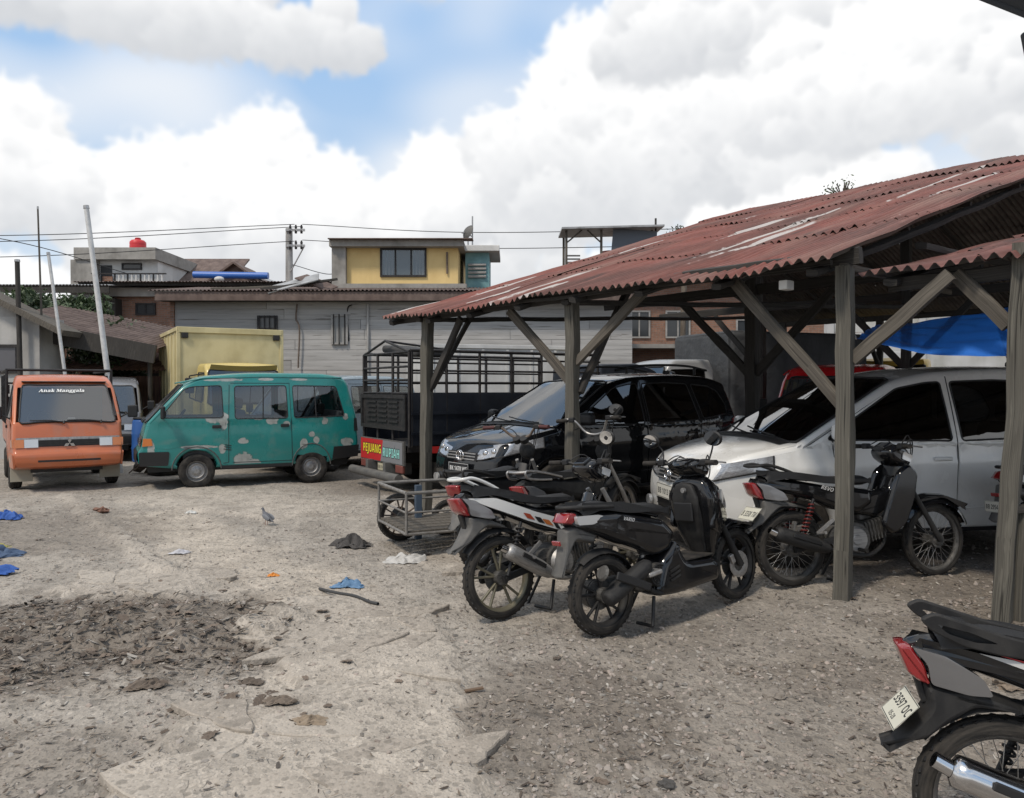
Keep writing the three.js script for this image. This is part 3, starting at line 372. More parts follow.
function windowAt(parent, x, y, w, h, z, o = {}) { // a framed window standing 3 cm proud of a wall that faces +z
  const f = part(parent, 'window', [bx(x - w / 2, x + w / 2, y - h / 2, y - h / 2 + .06, z, z + .06), bx(x - w / 2, x + w / 2, y + h / 2 - .06, y + h / 2, z, z + .06), bx(x - w / 2, x - w / 2 + .06, y - h / 2 + .061, y + h / 2 - .061, z, z + .055), bx(x + w / 2 - .06, x + w / 2, y - h / 2 + .061, y + h / 2 - .061, z, z + .055), ...(o.mull ?? []).map(t => bx(x - w / 2 + w * t - .025, x - w / 2 + w * t + .025, y - h / 2 + .061, y + h / 2 - .061, z, z + .05))], o.frame ?? M.darkIron);
  part(f, 'pane', bx(x - w / 2 + .05, x + w / 2 - .05, y - h / 2 + .05, y + h / 2 - .05, z + .006, z + .02), o.pane ?? mat([.035, .04, .045], .08));
  if (o.bars) for (let i = 0; i < o.bars; i++) part(f, 'bar', cyl([x - w / 2 + w * (i + .5) / o.bars, y - h / 2, z + .075], [x - w / 2 + w * (i + .5) / o.bars, y + h / 2, z + .075], .018, .018, 5), M.darkIron);
  return f;
}
{ // long whitewashed plank building
  const t = thing('plank_warehouse', 'long low warehouse clad in weathered white planks with a brown roof', 'building'), Z = -24, X0 = -10.1, X1 = 3.6;
  part(t, 'wall', bx(X0 + .02, X1, 0, 4.2, -30, Z), M.plasterGrey);
  part(t, 'gable_wall', bx(X0 - .1, X0 + .019, 0, 4.2, -30, Z + .1), M.brick);
  const r = rngOf(5); for (let k = 0; k < 14; k++) { let x = X0 + .02; while (x < X1) { const L = Math.min(X1 - x, 2.4 + r() * 3.2), y = k * .305; part(t, 'plank', box(L - .012, .297, .03, x + L / 2, y + .15, Z + .022 + .012 * r(), (r() - .3) * .03, 0, (r() - .5) * .004), M.plank[Math.floor(r() * 3)]); x += L; } }
  windowAt(t, -7.3, 3.55, .6, .42, Z + .06, { bars: 4, pane: mat([.12, .12, .12], .4) }); windowAt(t, -5.15, 3.35, .5, .9, Z + .06, { bars: 3, frame: M.plank[2], pane: mat([.26, .26, .255], .6) });
  part(t, 'fascia', bx(X0 - .35, X1, 4.16, 4.42, Z + .5, Z + .56), M.brownRoof); part(t, 'soffit', bx(X0 - .3, X1, 4.17, 4.20, Z + .06, Z + .49), M.beam);
  part(t, 'lamp_bracket', [tube([[-9.98 + 5.1, 3.0, Z + .05], [-4.9, 4.0, Z + .07], [-4.75, 4.05, Z + .3]], .02)], M.darkIron);
  corr(t, 'roof_sheet', X0 - .5, X1, Z + .62, -27, 4.42, 4.95, M.brownRoof); corr(t, 'roof_sheet', X0 - .5, X1, -27.02, -30.4, 4.95, 4.42, M.brownRoof);
  part(t, 'downpipe', cyl([-8.3 + 4, .2, Z + .1], [-4.3, 4.1, Z + .1], .035), M.plasterGrey);
}
{ // odds and ends lying on the warehouse roof and wall
  const c = thing('roof_scrap', 'loose sheets and timbers lying on the warehouse roof', 'scrap'); part(c, 'loose_sheet', box(1.5, .03, .9, -6.5, 4.72, -23.9, .35, .2, .22), M.zincRoof); part(c, 'loose_sheet', box(1.1, .03, .7, -5.9, 4.78, -24.2, .3, -.3, -.3), M.brownRoof); part(c, 'timber', beam([-7.4, 4.5, -23.6], [-5.2, 4.85, -23.9], .07, .06), M.beam); part(c, 'timber', beam([-8.9, 4.53, -23.7], [-6.6, 4.62, -23.8], .07, .06), M.pale);
  const p = thing('wall_pipe', 'thin bent pipe running down the plank wall', 'pipe'); part(p, 'pipe', tube([[-6.4, 4.1, -23.85], [-6.42, 3.6, -23.85], [-6.35, 3.5, -23.85], [-6.37, 2.2, -23.85]], .025), M.rustSteel);
}
{ // yellow upper storey
  const t = thing('yellow_house', 'yellow rendered upper storey with curtained window and flat concrete roof', 'building'), Z = -26, x0 = -5.35, x1 = -1.75;
  part(t, 'wall', bx(x0, x1, 0, 6.13, -30.5, Z), M.yellow); part(t, 'side_wall', bx(x0 - .45, x0 - .004, 0, 6.131, -30.4, Z + .2), M.conc); part(t, 'roof_slab', bx(x0 - .5, x1 + .2, 6.133, 6.33, -30.8, Z + .35), M.conc); part(t, 'eave_sheet', box(4.6, .03, .6, -3.55, 6.36, Z + .25, .05, 0, 0), M.brownRoof);
  part(t, 'ledge', bx(x0 - .3, x1 + .3, 4.78, 4.92, Z, Z + .5), M.conc); part(t, 'lower_ledge', bx(x0, x1 + 1.4, 4.46, 4.66, Z + .1, Z + 1.0), M.beam);
  windowAt(t, -3.52, 5.66, 1.5, .93, Z, { mull: [.33, .67], pane: M.glass }); for (const [a, b] of [[-4.2, -3.82], [-3.2, -2.84]]) { const g = new THREE.PlaneGeometry(b - a, .82, 24, 1), p = g.attributes.position; for (let i = 0; i < p.count; i++) p.setZ(i, .004 + .004 * Math.sin(p.getX(i) * 60)); part(t, 'curtain', g.translate((a + b) / 2, 5.66, Z + .001), M.curtain); } part(t, 'blind', box(.42, .82, .01, -3.52, 5.66, Z + .004), mat([.2, .21, .22], .6));
  part(t, 'drainpipe', cyl([-2.1, 5.3, Z + .05], [-2.1, 6.0, Z + .05], .03), M.rustSteel);
}
{
  const t = thing('teal_outhouse', 'small teal building with white slab roof beside the yellow house', 'building', [-1.12, 0, -27]); part(t, 'wall', bx(-.45, .35, 0, 6.15, -2, 0), M.teal); part(t, 'roof_slab', bx(-.5, .7, 6.16, 6.36, -2.2, .3, .02), M.plasterWhite); part(t, 'louvre', [0, 1, 2, 3].map(k => box(.6, .05, .1, -.05, 5.35 + k * .13, .05, .5, 0, 0)), M.plasterGrey);
  const d = thing('satellite_dish', 'grey satellite dish on a thin mast above the yellow house', 'dish', [-1.5, 6.36, -27.4]); part(d, 'mast', cyl([.15, -.1, 0], [.15, 1.1, 0], .025), M.steel); part(d, 'dish', new THREE.SphereGeometry(.34, 20, 8, 0, 6.3, 0, .9).translate(0, -.22, 0).rotateX(1.2).rotateY(-.9).translate(0, .55, .05), M.greyPlastic); part(d, 'arm', bars([[0, .5, 0], [.15, .4, 0]], .02), M.steel); part(d, 'receiver', cyl([-.2, .5, .2], [-.12, .52, .14], .03), M.steel); part(d, 'stand', cyl([-.0, -.06, 0], [0, .5, 0], .025), M.steel);
}
{ // unfinished brick building
  const t = thing('brick_building', 'unfinished brick building with concrete columns under a long rusty roof', 'building'), Z = -30;
  part(t, 'wall', bx(-15.2, -7, 0, 5.3, -36, Z), M.brick); for (const x of [-15.1, -12.3, -9.6, -7.1]) part(t, 'column', bx(x - .18, x + .18, 0, 5.3, Z + .003, Z + .12), M.conc); part(t, 'ring_beam', bx(-15.3, -6.9, 5.0, 5.32, Z + .13, Z + .25), M.plasterGrey); windowAt(t, -13.7, 4.55, .75, .45, Z + .01, { mull: [.5], pane: M.dark });
  corr(t, 'roof_sheet', -15.9, -5.6, Z + 1.0, -34, 5.42, 5.75, M.brownRoof); part(t, 'fascia', bx(-15.8, -5.7, 5.33, 5.47, Z + .75, Z + .8), M.beam); part(t, 'plaster_patch', bx(-11.2, -9.0, 4.75, 5.0, Z + .13, Z + .16), M.plasterGrey);
  const p = thing('blue_pipe', 'long blue plastic pipe lying on the rusty roof', 'pipe'); part(p, 'pipe', cyl([-12.15, 5.92, -30.6], [-9.3, 5.88, -30.6], .13, .13, 16), mat([.03, .12, .42], .4)); part(p, 'sack', new THREE.SphereGeometry(.16, 12, 8).scale(1.2, .7, 1).translate(-11.1, 5.72, -30.4), M.plasterWhite);
}
{ // rooftop house and its tank
  const t = thing('rooftop_house', 'white rooftop house with concrete parapet, dark door and balustrade', 'building'), Z = -36; const x0 = -19.6, x1 = -15.9;
  part(t, 'wall', bx(x0 + 1.1, x1, 0, 7.3, -40, Z), M.plasterWhite); part(t, 'side_wall', bx(x0, x0 + 1.098, 0, 7.3, -40, Z + .4), M.conc); part(t, 'parapet', bx(x0 + .2, x1 + .12, 7.3, 7.82, -40.2, Z + .5), M.conc); part(t, 'door', bx(-18.45, -17.95, 5.9, 7.1, Z, Z + .04), M.dark); windowAt(t, -17.05, 7.05, .9, .3, Z); part(t, 'louvre_panel', bx(-18.35, -17.9, 6.0, 6.6, Z + .05, Z + .08), M.brick);
  for (let k = 0; k < 12; k++) part(t, 'baluster', bx(-17.6 + k * .19, -17.54 + k * .19, 6.1, 6.62, Z + .5, Z + .56), k % 3 ? M.plasterWhite : M.darkIron); part(t, 'handrail', bx(-18.6, -15.3, 6.63, 6.68, Z + .48, Z + .58), M.darkIron); part(t, 'terrace_slab', bx(-19.6, -15.2, 5.8, 6.09, Z + .001, Z + .7), M.plasterWhite);
  const w = thing('water_tank', 'round red plastic water tank on the rooftop house', 'tank', [-17.25, 7.82, -37]); part(w, 'tank', lathe([[0, 0], [.33, 0], [.36, .03], [.36, .14], [.345, .16], [.36, .18], [.36, .34], [.345, .36], [.36, .38], [.355, .5], [.28, .58], [.13, .62], [0, .63]], 28), mat([.52, .025, .03], .45)); part(w, 'lid', lathe([[0, .62], [.13, .62], [.13, .68], [.1, .7], [0, .7]], 18), mat([.4, .02, .025], .5));
}
{
  const t = thing('brown_roofed_house', 'low house with brown gabled roof behind the blue pipe', 'building', [0, 0, -38]); part(t, 'wall', bx(-15.6, -12.6, 0, 6.6, -4, 0), M.plasterGrey);
  const gable = (x0, x1, y0, y1, z, m, th = .1) => soup([x0, y0, z, x1, y0, z, (x0 + x1) / 2, y1, z], [x0, y0, x1, y0, (x0 + x1) / 2, y1], 0); part(t, 'gable', gable(-14.4, -11.4, 6.3, 7.4, .6), M.brownRoof); part(t, 'roof', [box(3.6, .08, 3.6, -15.2, 7.3, -1.4, .5, 0, 0)], M.brownRoof); part(t, 'gable_roof', [box(1.9, .09, 3, -13.68, 6.85, -.6, 0, 0, .63), box(1.9, .09, 3, -12.12, 6.85, -.6, 0, 0, -.63)], M.brownRoof); part(t, 'front_wall', bx(-14.2, -11.6, 0, 6.3, .1, .5), M.plasterGrey); part(t, 'metal_patch', box(1.3, .03, 1.2, -11.75, 6.78, .4, .1, 0, -.35), M.zincRoof);
}
{ // left side: low zinc roof, grey house, dark awning, rust fence
  const t = thing('zinc_roof_house', 'low house under a pale zinc roof behind the trees', 'building'); part(t, 'wall', bx(-24, -14.6, 0, 4.9, -34, -29.5), M.beam); corr(t, 'roof_sheet', -24, -14.4, -28.6, -33.5, 5.25, 5.75, M.zincRoof); part(t, 'fascia', bx(-24, -14.4, 5.0, 5.22, -28.7, -28.64), M.beam);
  const h = thing('grey_house', 'grey rendered house wall with a small dark window and sloping roof', 'building'); part(h, 'wall', bx(-18, -10.62, 0, 3.2, -19, -18), M.plasterGrey); windowAt(h, -11.45, 2.25, .75, .65, -18, { pane: mat([.10, .10, .11], .3) });
  part(h, 'gable', soup([-18, 3.2, -18, -10.62, 3.2, -18, -14.3, 4.75, -18], [-18, 3.3, -10.6, 3.3, -14.3, 5], 0), M.plasterGrey); part(h, 'roof', [box(4.7, .13, .8, -12.05, 3.86, -18.1, 0, 0, -.46), box(4.7, .13, .8, -16.3, 3.86, -18.1, 0, 0, .46)], M.pale);
  const a = thing('dark_awning', 'dark sloping sheet awning hung between the trees and truck box', 'awning'); corr(a, 'awning_sheet', -12.2, -8.35, -18.6, -21.5, 2.9, 3.5, M.brownRoof); a.children.forEach(c => { c.geometry.applyMatrix4(new THREE.Matrix4().makeTranslation(10.2, -3.2, 20)); c.geometry.rotateZ(-.19); c.geometry.translate(-10.2, 3.1, -20); }); for (const x of [-12.0, -8.5]) part(a, 'post', cyl([x, 0, -18.8], [x, x < -10 ? 3.1 : 2.45, -18.8], .05), M.beam);
  part(a, 'fascia', box(3.95, .42, .05, -10.2, 2.75, -18.55, 0, 0, -.19), M.beam);
  const f = thing('rusty_fence', 'rusty corrugated metal fence at the back of the yard', 'fence'); for (let k = 0; k < 8; k++) part(f, 'fence_sheet', sheetGeo(.82, 2.7 + .12 * n2(k, 3), .09, .016, 1).translate(-15 + k * .78, 0, -22 + .02 * (k % 2)), M.rustSheet); part(f, 'rail', bx(-15.4, -9.1, 1.9, 2.0, -21.95, -21.9), M.beam);
  const l = thing('rust_roofed_stall', 'low stall with a rusty red roof behind the vans', 'stall'); part(l, 'wall', bx(-11.5, -7.4, 0, 1.9, -21.4, -20.4), M.rustSheet); corr(l, 'roof_sheet', -11.6, -7.3, -19.4, -21.4, 2.0, 2.5, M.rustSheet); for (const x of [-11.4, -7.5]) part(l, 'post', cyl([x, 0, -19.6], [x, 2.0, -19.6], .05), M.beam);
}
{ // brick house behind the shed with a lookout hut on its roof
  const t = thing('brick_house', 'brick house with shuttered windows seen under the shed roof', 'building'), Z = -29; part(t, 'wall', bx(3.7, 13, 0, 5.6, -35, Z), M.brick); corr(t, 'roof_sheet', 3.4, 13.4, Z + .8, -32, 5.65, 6.3, M.brownRoof); for (const [x, y, w] of [[4.6, 3.9, .8], [6.0, 3.9, .9], [8.6, 3.6, 1.0]]) windowAt(t, x, y, w, 1.0, Z, { mull: [.5], frame: M.plank[2] }); part(t, 'balcony_slab', bx(3.4, 8.2, 3.0, 3.15, Z, Z + .9), M.conc); part(t, 'plaster_band', bx(3.7, 13, 2.3, 2.5, Z + .003, Z + .05), M.plasterGrey);
  for (let k = 0; k < 14; k++) part(t, 'fence_plank', box(.28, 2.4, .03, 3.6 + k * .3, 1.2, -26.5 + .01 * (k % 2), 0, 0, .01 * n2(k, 9)), M.plank[k % 3]);
  const h = thing('rooftop_hut', 'open timber hut with a tarp side and sheet roof on the skyline', 'hut', [2.1, 6.0, -31]); for (const [x, z] of [[0, 0], [0, -1.6], [1.35, 0], [3.3, 0], [3.3, -1.6]]) part(h, 'post', box(.09, 1.9, .09, x, .75, z), M.pale); part(h, 'roof', [box(3.9, .07, 2.4, 1.75, 1.78, -.7, .04, 0, .025)], M.zincRoof); part(h, 'tarp_side', box(1.7, 1.2, .02, 2.6, 1.1, .06, .05, 0, -.08), mat([.10, .115, .135], .7)); part(h, 'water_barrel', cyl([1.75, .1, -.5], [1.75, .95, -.5], .34, .34, 18), mat([.30, .07, .05], .6)); part(h, 'brace', [beam([0, 1.2, .02], [.6, 1.7, .02], .06, .05), beam([1.35, 1.2, .02], [.8, 1.7, .02], .06, .05)], M.pale); part(h, 'slat_panel', [0, 1, 2, 3, 4, 5].map(k => box(.5, .06, .03, .28, .05 + k * .13, .06)), M.greyPlastic); part(h, 'deck', bx(-.3, 3.7, -.2, .0, -2, .2), M.beam); part(h, 'mast', cyl([3.45, 0, 0], [3.45, 2.15, 0], .04), M.beam); for (const x of [.1, 1.7, 3.3]) part(h, 'stilt', bx(x - .1, x + .1, -6, -.2, -1.9, -1.7), M.beam);
}
{ // precast concrete fence on the right
  const t = thing('precast_wall', 'tall grey wall of precast concrete panels behind the shed', 'wall'), Z = -21; const r = rngOf(9);
  for (let i = 0; i < 9; i++) { part(t, 'pillar', bx(8.3 + i * 2.4 - .09, 8.3 + i * 2.4 + .09, 0, 5.2, Z - .09, Z + .12), M.panelConc[i % 3]); for (let k = 0; k < 10; k++) part(t, 'panel', bx(8.3 + i * 2.4 + .092, 8.3 + i * 2.4 + 2.308, k * .51, k * .51 + .5, Z - .03 + .01 * r(), Z + .03 + .01 * r()), M.panelConc[Math.floor(r() * 3)]); }
}
{ // poles and wires
  const p = thing('power_pole', 'concrete power pole with insulators behind the warehouse', 'power pole', [-10.0, 0, -36]); part(p, 'pole', cyl([0, 0, 0], [0, 8.75, 0], .2, .15, 14), M.plasterGrey); for (const y of [8.65, 7.95]) { part(p, 'crossarm', bx(-.1, .75, y - .05, y + .05, .12, .22), M.steel); for (const x of [.1, .35, .6]) part(p, 'insulator', lathe([[0, -.2], [.05, -.2], [.06, -.08], [.04, 0], [.06, .08], [.03, .18], [0, .2]], 10).translate(x, y + .05, .17), M.darkIron); } part(p, 'stay', cyl([.7, 7.9, .15], [.1, 6.8, .15], .03), M.steel);
  const wire = (pts, lab) => { const o = plain('overhead_wire', tube(pts, .016, 40, 5), M.black, lab, 'wire', 'overhead wires'); return o; };
  const P = [-9.7, 0, -35.8], at = (h) => [P[0], h, P[2]];
  wire([at(8.9), [-19, 7.3, -30], [-28, 6.3, -24]], 'upper overhead wire running left from the power pole'); wire([[-9.4, 8.8, -35.8], [-19, 7.1, -30.1], [-28, 6.1, -24.1]], 'second overhead wire running left just below the upper one'); wire([at(8.15), [-19, 6.5, -30], [-28, 5.6, -24]], 'lower overhead wire running left from the power pole');
  wire([[-9.35, 8.9, -35.8], [-2, 8.0, -33], [9, 7.9, -31.5]], 'upper overhead wire running right behind the yellow house'); wire([[-9.35, 8.2, -35.8], [-2, 7.35, -33], [9, 7.25, -31.5]], 'lower overhead wire running right behind the yellow house');
  wire([[-28, 7.6, -24], [-18, 6.9, -29], [-14.8, 6.0, -31]], 'slack service wire drooping to the zinc roof'); wire([[-9.8, 7.1, -35.8], [-7, 6.0, -31], [-5.7, 5.9, -27]], 'service wire from the power pole to the yellow house');
  const pole = (name, a, b, r0, r1, m, lab) => { const t = thing(name, lab, 'pole', [a[0], a[1], a[2]]); const d = [b[0] - a[0], b[1] - a[1], b[2] - a[2]]; part(t, 'shaft', cyl([0, 0, 0], d, r0, r1, 12), m); part(t, 'top_cap', cyl(d, [d[0] * 1.012, d[1] * 1.012, d[2] * 1.012], r1 * 1.2, r1 * 1.1, 12), M.steel); return t; };
  M.whitePole = mat(null, .5, .3, { map: mottled([.42, .42, .42], [.62, .62, .61], 5, 97, [.7, .7], 256) });
  pole('metal_pole', [-7.35, 0, -15.0], [-7.95, 4.95, -15.0], .055, .045, M.whitePole, 'tall leaning white metal pole behind the orange pickup'); pole('metal_pole', [-8.8, 0, -16.2], [-9.36, 4.29, -16.2], .038, .03, M.whitePole, 'shorter leaning white metal pole behind the orange pickup'); pole('bamboo_pole', [-10.6, 0, -18.2], [-10.75, 5.65, -18.2], .03, .018, M.pale, 'thin bamboo pole standing by the grey house corner'); pole('timber_pole', [-10.9, 0, -17.8], [-10.98, 4.4, -17.8], .055, .05, M.beam, 'dark timber pole at the corner of the grey house');
}
// ---------- trees ----------
M.leaf = [[.035, .062, .022], [.05, .085, .03], [.07, .105, .04]].map(c => mat(c, .7, 0, { transmission: .25, thickness: 0 })); M.bark = mat(null, .95, 0, { map: mottled([.07, .055, .042], [.15, .125, .1], 8, 99, [.5, .5], 256) });
function tree(label, x, z, h, rx, ry, n, seed, size = .09, group, bare) {
  const t = thing('tree', label, 'tree', [x, 0, z], 0, group), r = rngOf(seed), cy = h - ry, limbs = []; const trunk = tube([[0, -.05, 0], [.1 * r(), cy * .5, .1], [.1, cy, 0], [.05, h - ry * .4, .1]], .09, 16, 7); part(t, 'trunk', trunk, M.bark);
  const cl = []; for (let k = 0; k < 26; k++) { const a = r() * 6.283, q = Math.sqrt(r()), e = (r() * 2 - 1), s = Math.sqrt(1 - e * e * .8) * q; cl.push([Math.cos(a) * s * rx, cy + e * ry, Math.sin(a) * s * rx, .16 + .3 * r()]); }
  part(t, 'limbs', cl.map(c => tube([[.08, mixv(cy * .75, c[1], .25), 0], [c[0] * .5, mixv(cy, c[1], .4), c[2] * .5], [c[0], c[1], c[2]]], .02, 8, 5)), M.bark);
  const pos = [], uv = []; for (let i = 0; i < n; i++) { const c = cl[Math.floor(r() * cl.length)], d = V(r() - .5, r() - .5, r() - .5).normalize().multiplyScalar(Math.pow(r(), .45) * c[3] * (rx + ry) * .6), p = V(c[0], c[1], c[2]).add(d), a = V(r() - .5, r() - .5, r() - .5).normalize(), b = V(r() - .5, r() - .5, r() - .5).cross(a).normalize(), s = size * (.6 + .8 * r()), q = [p.clone().addScaledVector(a, -s), p.clone().addScaledVector(b, s * .4), p.clone().addScaledVector(a, s), p.clone().addScaledVector(b, -s * .4)]; for (const k of [0, 1, 2, 0, 2, 3]) { pos.push(q[k].x, q[k].y, q[k].z); uv.push(0, 0); } }
  part(t, 'crown', soup(pos, uv, 0), M.leaf[seed % 3]); return t;
}
tree('bushy dark green tree over the dark awning', -13.3, -22.6, 4.0, 1.1, .95, 5200, 3, .1, 'trees behind the fence'); tree('rounded green tree beside the brick building', -12.0, -22.4, 3.9, .95, .9, 4600, 4, .09, 'trees behind the fence'); tree('low spreading tree against the grey house corner', -14.6, -23.8, 4.3, 1.2, 1.0, 5000, 5, .1, 'trees behind the fence'); tree('dense green shrub tree under the awning by the metal poles', -10.6, -20.6, 3.0, 1.1, 1.3, 4200, 6, .08, 'trees behind the fence');
tree('sparse treetop showing above the shed ridge', 10.3, -25, 8.0, .8, .5, 170, 8, .05); tree('small treetop beside the rooftop hut', 5.5, -26, 6.85, .5, .35, 150, 9, .05);
// ---------- vehicles ----------
const paint = (c, rough = .35, cc = .6, o = {}) => mat(c, rough, 0, { clearcoat: cc, clearcoatRoughness: .12, roughnessMap: o.map ? undefined : null, ...o });
const dirtRough = tex(512, 512, [1.7, 1.7], (u, v) => .72 + .4 * tn(u, v, 4, 5, 44), false);
function wheelGeo(Rr, w, rimR, style) { // axis z, centred
  const t = .012, tyre = lathe([[rimR, -w * .42], [rimR + .012, -w * .5], [Rr - .045, -w * .54], [Rr - .015, -w * .46], [Rr, -w * .34], [Rr, -w * .1], [Rr - .006, -w * .09], [Rr - .006, -w * .06], [Rr, -w * .05], [Rr, w * .05], [Rr - .006, w * .06], [Rr - .006, w * .09], [Rr, w * .1], [Rr, w * .34], [Rr - .015, w * .46], [Rr - .045, w * .54], [rimR + .012, w * .5], [rimR, w * .42]], 40).rotateX(Math.PI / 2);
  const rim = [];
  if (style === 'steel') { rim.push(lathe([[0, .02], [.04, .028], [.055, .012], [.1, .0], [rimR * .62, .018], [rimR * .72, .03], [rimR * .86, .0], [rimR * .93, -.01], [rimR * .97, .03], [rimR + .006, .045], [rimR + .006, -w * .4]], 36).rotateX(Math.PI / 2)); for (let k = 0; k < 4; k++) { const a = k * 1.571 + .4; rim.push(cyl([Math.cos(a) * .055, Math.sin(a) * .055, .01], [Math.cos(a) * .055, Math.sin(a) * .055, .03], .009)); } }
  else { rim.push(lathe([[rimR * .88, .02], [rimR * .95, .04], [rimR + .006, .05], [rimR + .006, -w * .4], [rimR * .9, -w * .4], [rimR * .88, .02]], 36).rotateX(Math.PI / 2), cyl([0, 0, -.02], [0, 0, .03], .045, .04, 18)); for (let k = 0; k < 5; k++) for (const s of [-.13, .13]) { const a = k * 1.2566 + s, b = k * 1.2566 + s * 1.9; rim.push(along(box(.024, rimR * .88 - .02, .03, 0, 0, 0, 0, 0, 0, .006), [Math.cos(b) * .03, Math.sin(b) * .03, .015], [Math.cos(a) * rimR * .9, Math.sin(a) * rimR * .9, .022])); } rim.push(cyl([0, 0, -w * .3], [0, 0, -w * .28], rimR * .6, rimR * .6, 20)); }
  return [tyre, merge(rim)];
}
function addWheel(parent, geos, x, y, z, rimMat) { const g = new THREE.Group(); g.name = 'wheel'; g.position.set(x, y, z); if (z < 0) g.rotation.y = Math.PI; parent.add(g); part(g, 'tyre', geos[0], M.rubber); part(g, 'rim', geos[1], rimMat); return g; }
const archPts = (x, y0, r) => arcPts(x, y0, r, Math.PI, 0, 16).map(p => [p[0], Math.max(p[1], .01), 0]); // rear to front along the sill
function pane(parent, poly, s, wf, m, frameM = M.black) { const p = part(parent, 'window', flankLine([...poly, poly[0]], s, wf, .009, -.002), frameM); part(p, 'pane', flank(poly, s, wf, -.003), m); return p; }
function plate(parent, txt, x, y, z, ry, w = .4, h = .135, fg = '#222', bg = '#d8d6cc', txt2 = '') { const t = textTex(256, Math.round(256 * h / w), (c, W, H) => { c.fillStyle = bg; c.fillRect(0, 0, W, H); c.strokeStyle = fg; c.lineWidth = 3; c.strokeRect(4, 4, W - 8, H - 8); c.fillStyle = fg; c.textAlign = 'center'; c.textBaseline = 'middle'; c.font = 'bold ' + Math.round(H * (txt2 ? .44 : .56)) + 'px sans-serif'; c.fillText(txt, W / 2, txt2 ? H * .38 : H * .53, W * .88); if (txt2) { c.font = 'bold ' + Math.round(H * .24) + 'px sans-serif'; c.fillText(txt2, W / 2, H * .8); } }); const p = part(parent, 'number_plate', card(w, h), mat([.9, .9, .9], .5, 0, { map: t })); p.position.set(x, y, z); p.rotation.y = ry; return p; }
const lerpPoly = (P, n) => P;
// cab-over van / cab shape, nose at +x
const VAN = { w: .79, front: [[1.78, .36, .03], [1.86, .40, .05], [1.88, .60, .05], [1.835, .66, .03], [1.80, .84, .05], [1.74, 1.06, .04], [1.20, 1.66, .1], [.95, 1.795, .2], [.2, 1.865, .3]], fx: 1.0, rx: -.93, R: .275 };
const vanF = (x, y) => { let f = 1 - .055 * sm(1.25, 1.9, x) - .05 * sm(-1.3, -1.9, x); f *= y > 1.05 ? 1 - .17 * Math.pow((y - 1.05) / .82, 1.25) : 1 - .025 * sm(.62, .35, y) - .012 * sm(.8, 1.05, y); return f; };
function frontFittings(t, wf, paintM, o) { // shared nose of van and pickup
  const ws = sub([[1.735, 1.075], [1.21, 1.645]], 6); const g = wrap(ws, wf, { k0: -.93, k1: .93, off: .006, taper: .03, r: .05, crown: .02 }); const fr = part(t, 'windscreen', tube(g.userData.edge.filter((p, i) => i % 2 === 0), .014, 60, 5, true), M.black); part(fr, 'pane', g, M.screen);
  for (const [z0, z1] of [[-.5, .02], [.02, .52]]) part(t, 'wiper', [tube([[1.77, 1.075, z0 + .05], [1.75, 1.1, (z0 + z1) / 2], [1.74, 1.10, z1]], .009), cyl([1.78, 1.05, z0 + .05], [1.76, 1.09, z0 + .05], .016)], M.black);
  part(t, 'grille_frame', wrap(sub([[1.815, .665], [1.795, .84]], 2), wf, { k0: -.97, k1: .97, off: .010, crown: .02 }), o.frameM ?? M.alu); part(t, 'grille', wrap(sub([[1.81, .70], [1.80, .80]], 2), wf, { k0: -.60, k1: .60, off: .022, crown: .02 }), M.black); for (let i = 0; i < 3; i++) part(t, 'grille_slat', wrap([[1.815, .715 + i * .03], [1.813, .727 + i * .03]], wf, { k0: -.59, k1: .59, off: .03, crown: .02 }), o.slatM ?? M.plastic);
  for (const s of [-1, 1]) { part(t, 'headlight', wrap(sub([[1.815, .69], [1.80, .815]], 2), wf, { k0: s * .60, k1: s * .86, off: .03, crown: .02, nz: 6 }), M.lens); part(t, 'turn_lamp', merge([wrap(sub([[1.815, .69], [1.80, .815]], 2), wf, { k0: s * .865, k1: s * 1.0, off: .026, crown: .02, nz: 4 }), flank([[1.64, .70], [1.79, .69], [1.775, .815], [1.66, .81]], s, wf, .012, .03)]), M.amber);
    const m = part(t, 'mirror', box(.06, .2, .15, 1.5, 1.22, s * (.79 + .16), 0, s * .15, 0, .025), M.black); part(m, 'arm', bars([[1.5, 1.12, s * .76], [1.5, 1.2, s * .9]], .012), M.black); }
  part(t, 'bumper', merge([wrap(sub([[1.865, .40], [1.885, .46], [1.885, .58], [1.86, .615]], 3), wf, { k0: -.99, k1: .99, off: .016, crown: .03 }), ...[-1, 1].map(s => flank(fil([[1.42, .38], [1.83, .38], [1.84, .60], [1.40, .60]], .03), s, wf, .014, .03))]), o.bumperM ?? paintM);
  part(t, 'interior', [bx(-.3, 1.2, .45, .62, -.66, .66, .02), box(.16, .6, .5, .35, .95, -.36, 0, 0, .18, .05), box(.16, .6, .5, .35, .95, .36, 0, 0, .18, .05), bx(1.35, 1.66, .86, 1.04, -.66, .66, .05), box(.1, .18, .2, .3, 1.34, -.36, 0, 0, .1, .04), box(.1, .18, .2, .3, 1.34, .36, 0, 0, .1, .04)], M.seatFabric); part(t, 'steering_wheel', new THREE.TorusGeometry(.18, .015, 8, 24).rotateY(Math.PI / 2).rotateZ(.6).translate(1.2, 1.08, .34), M.black);
}
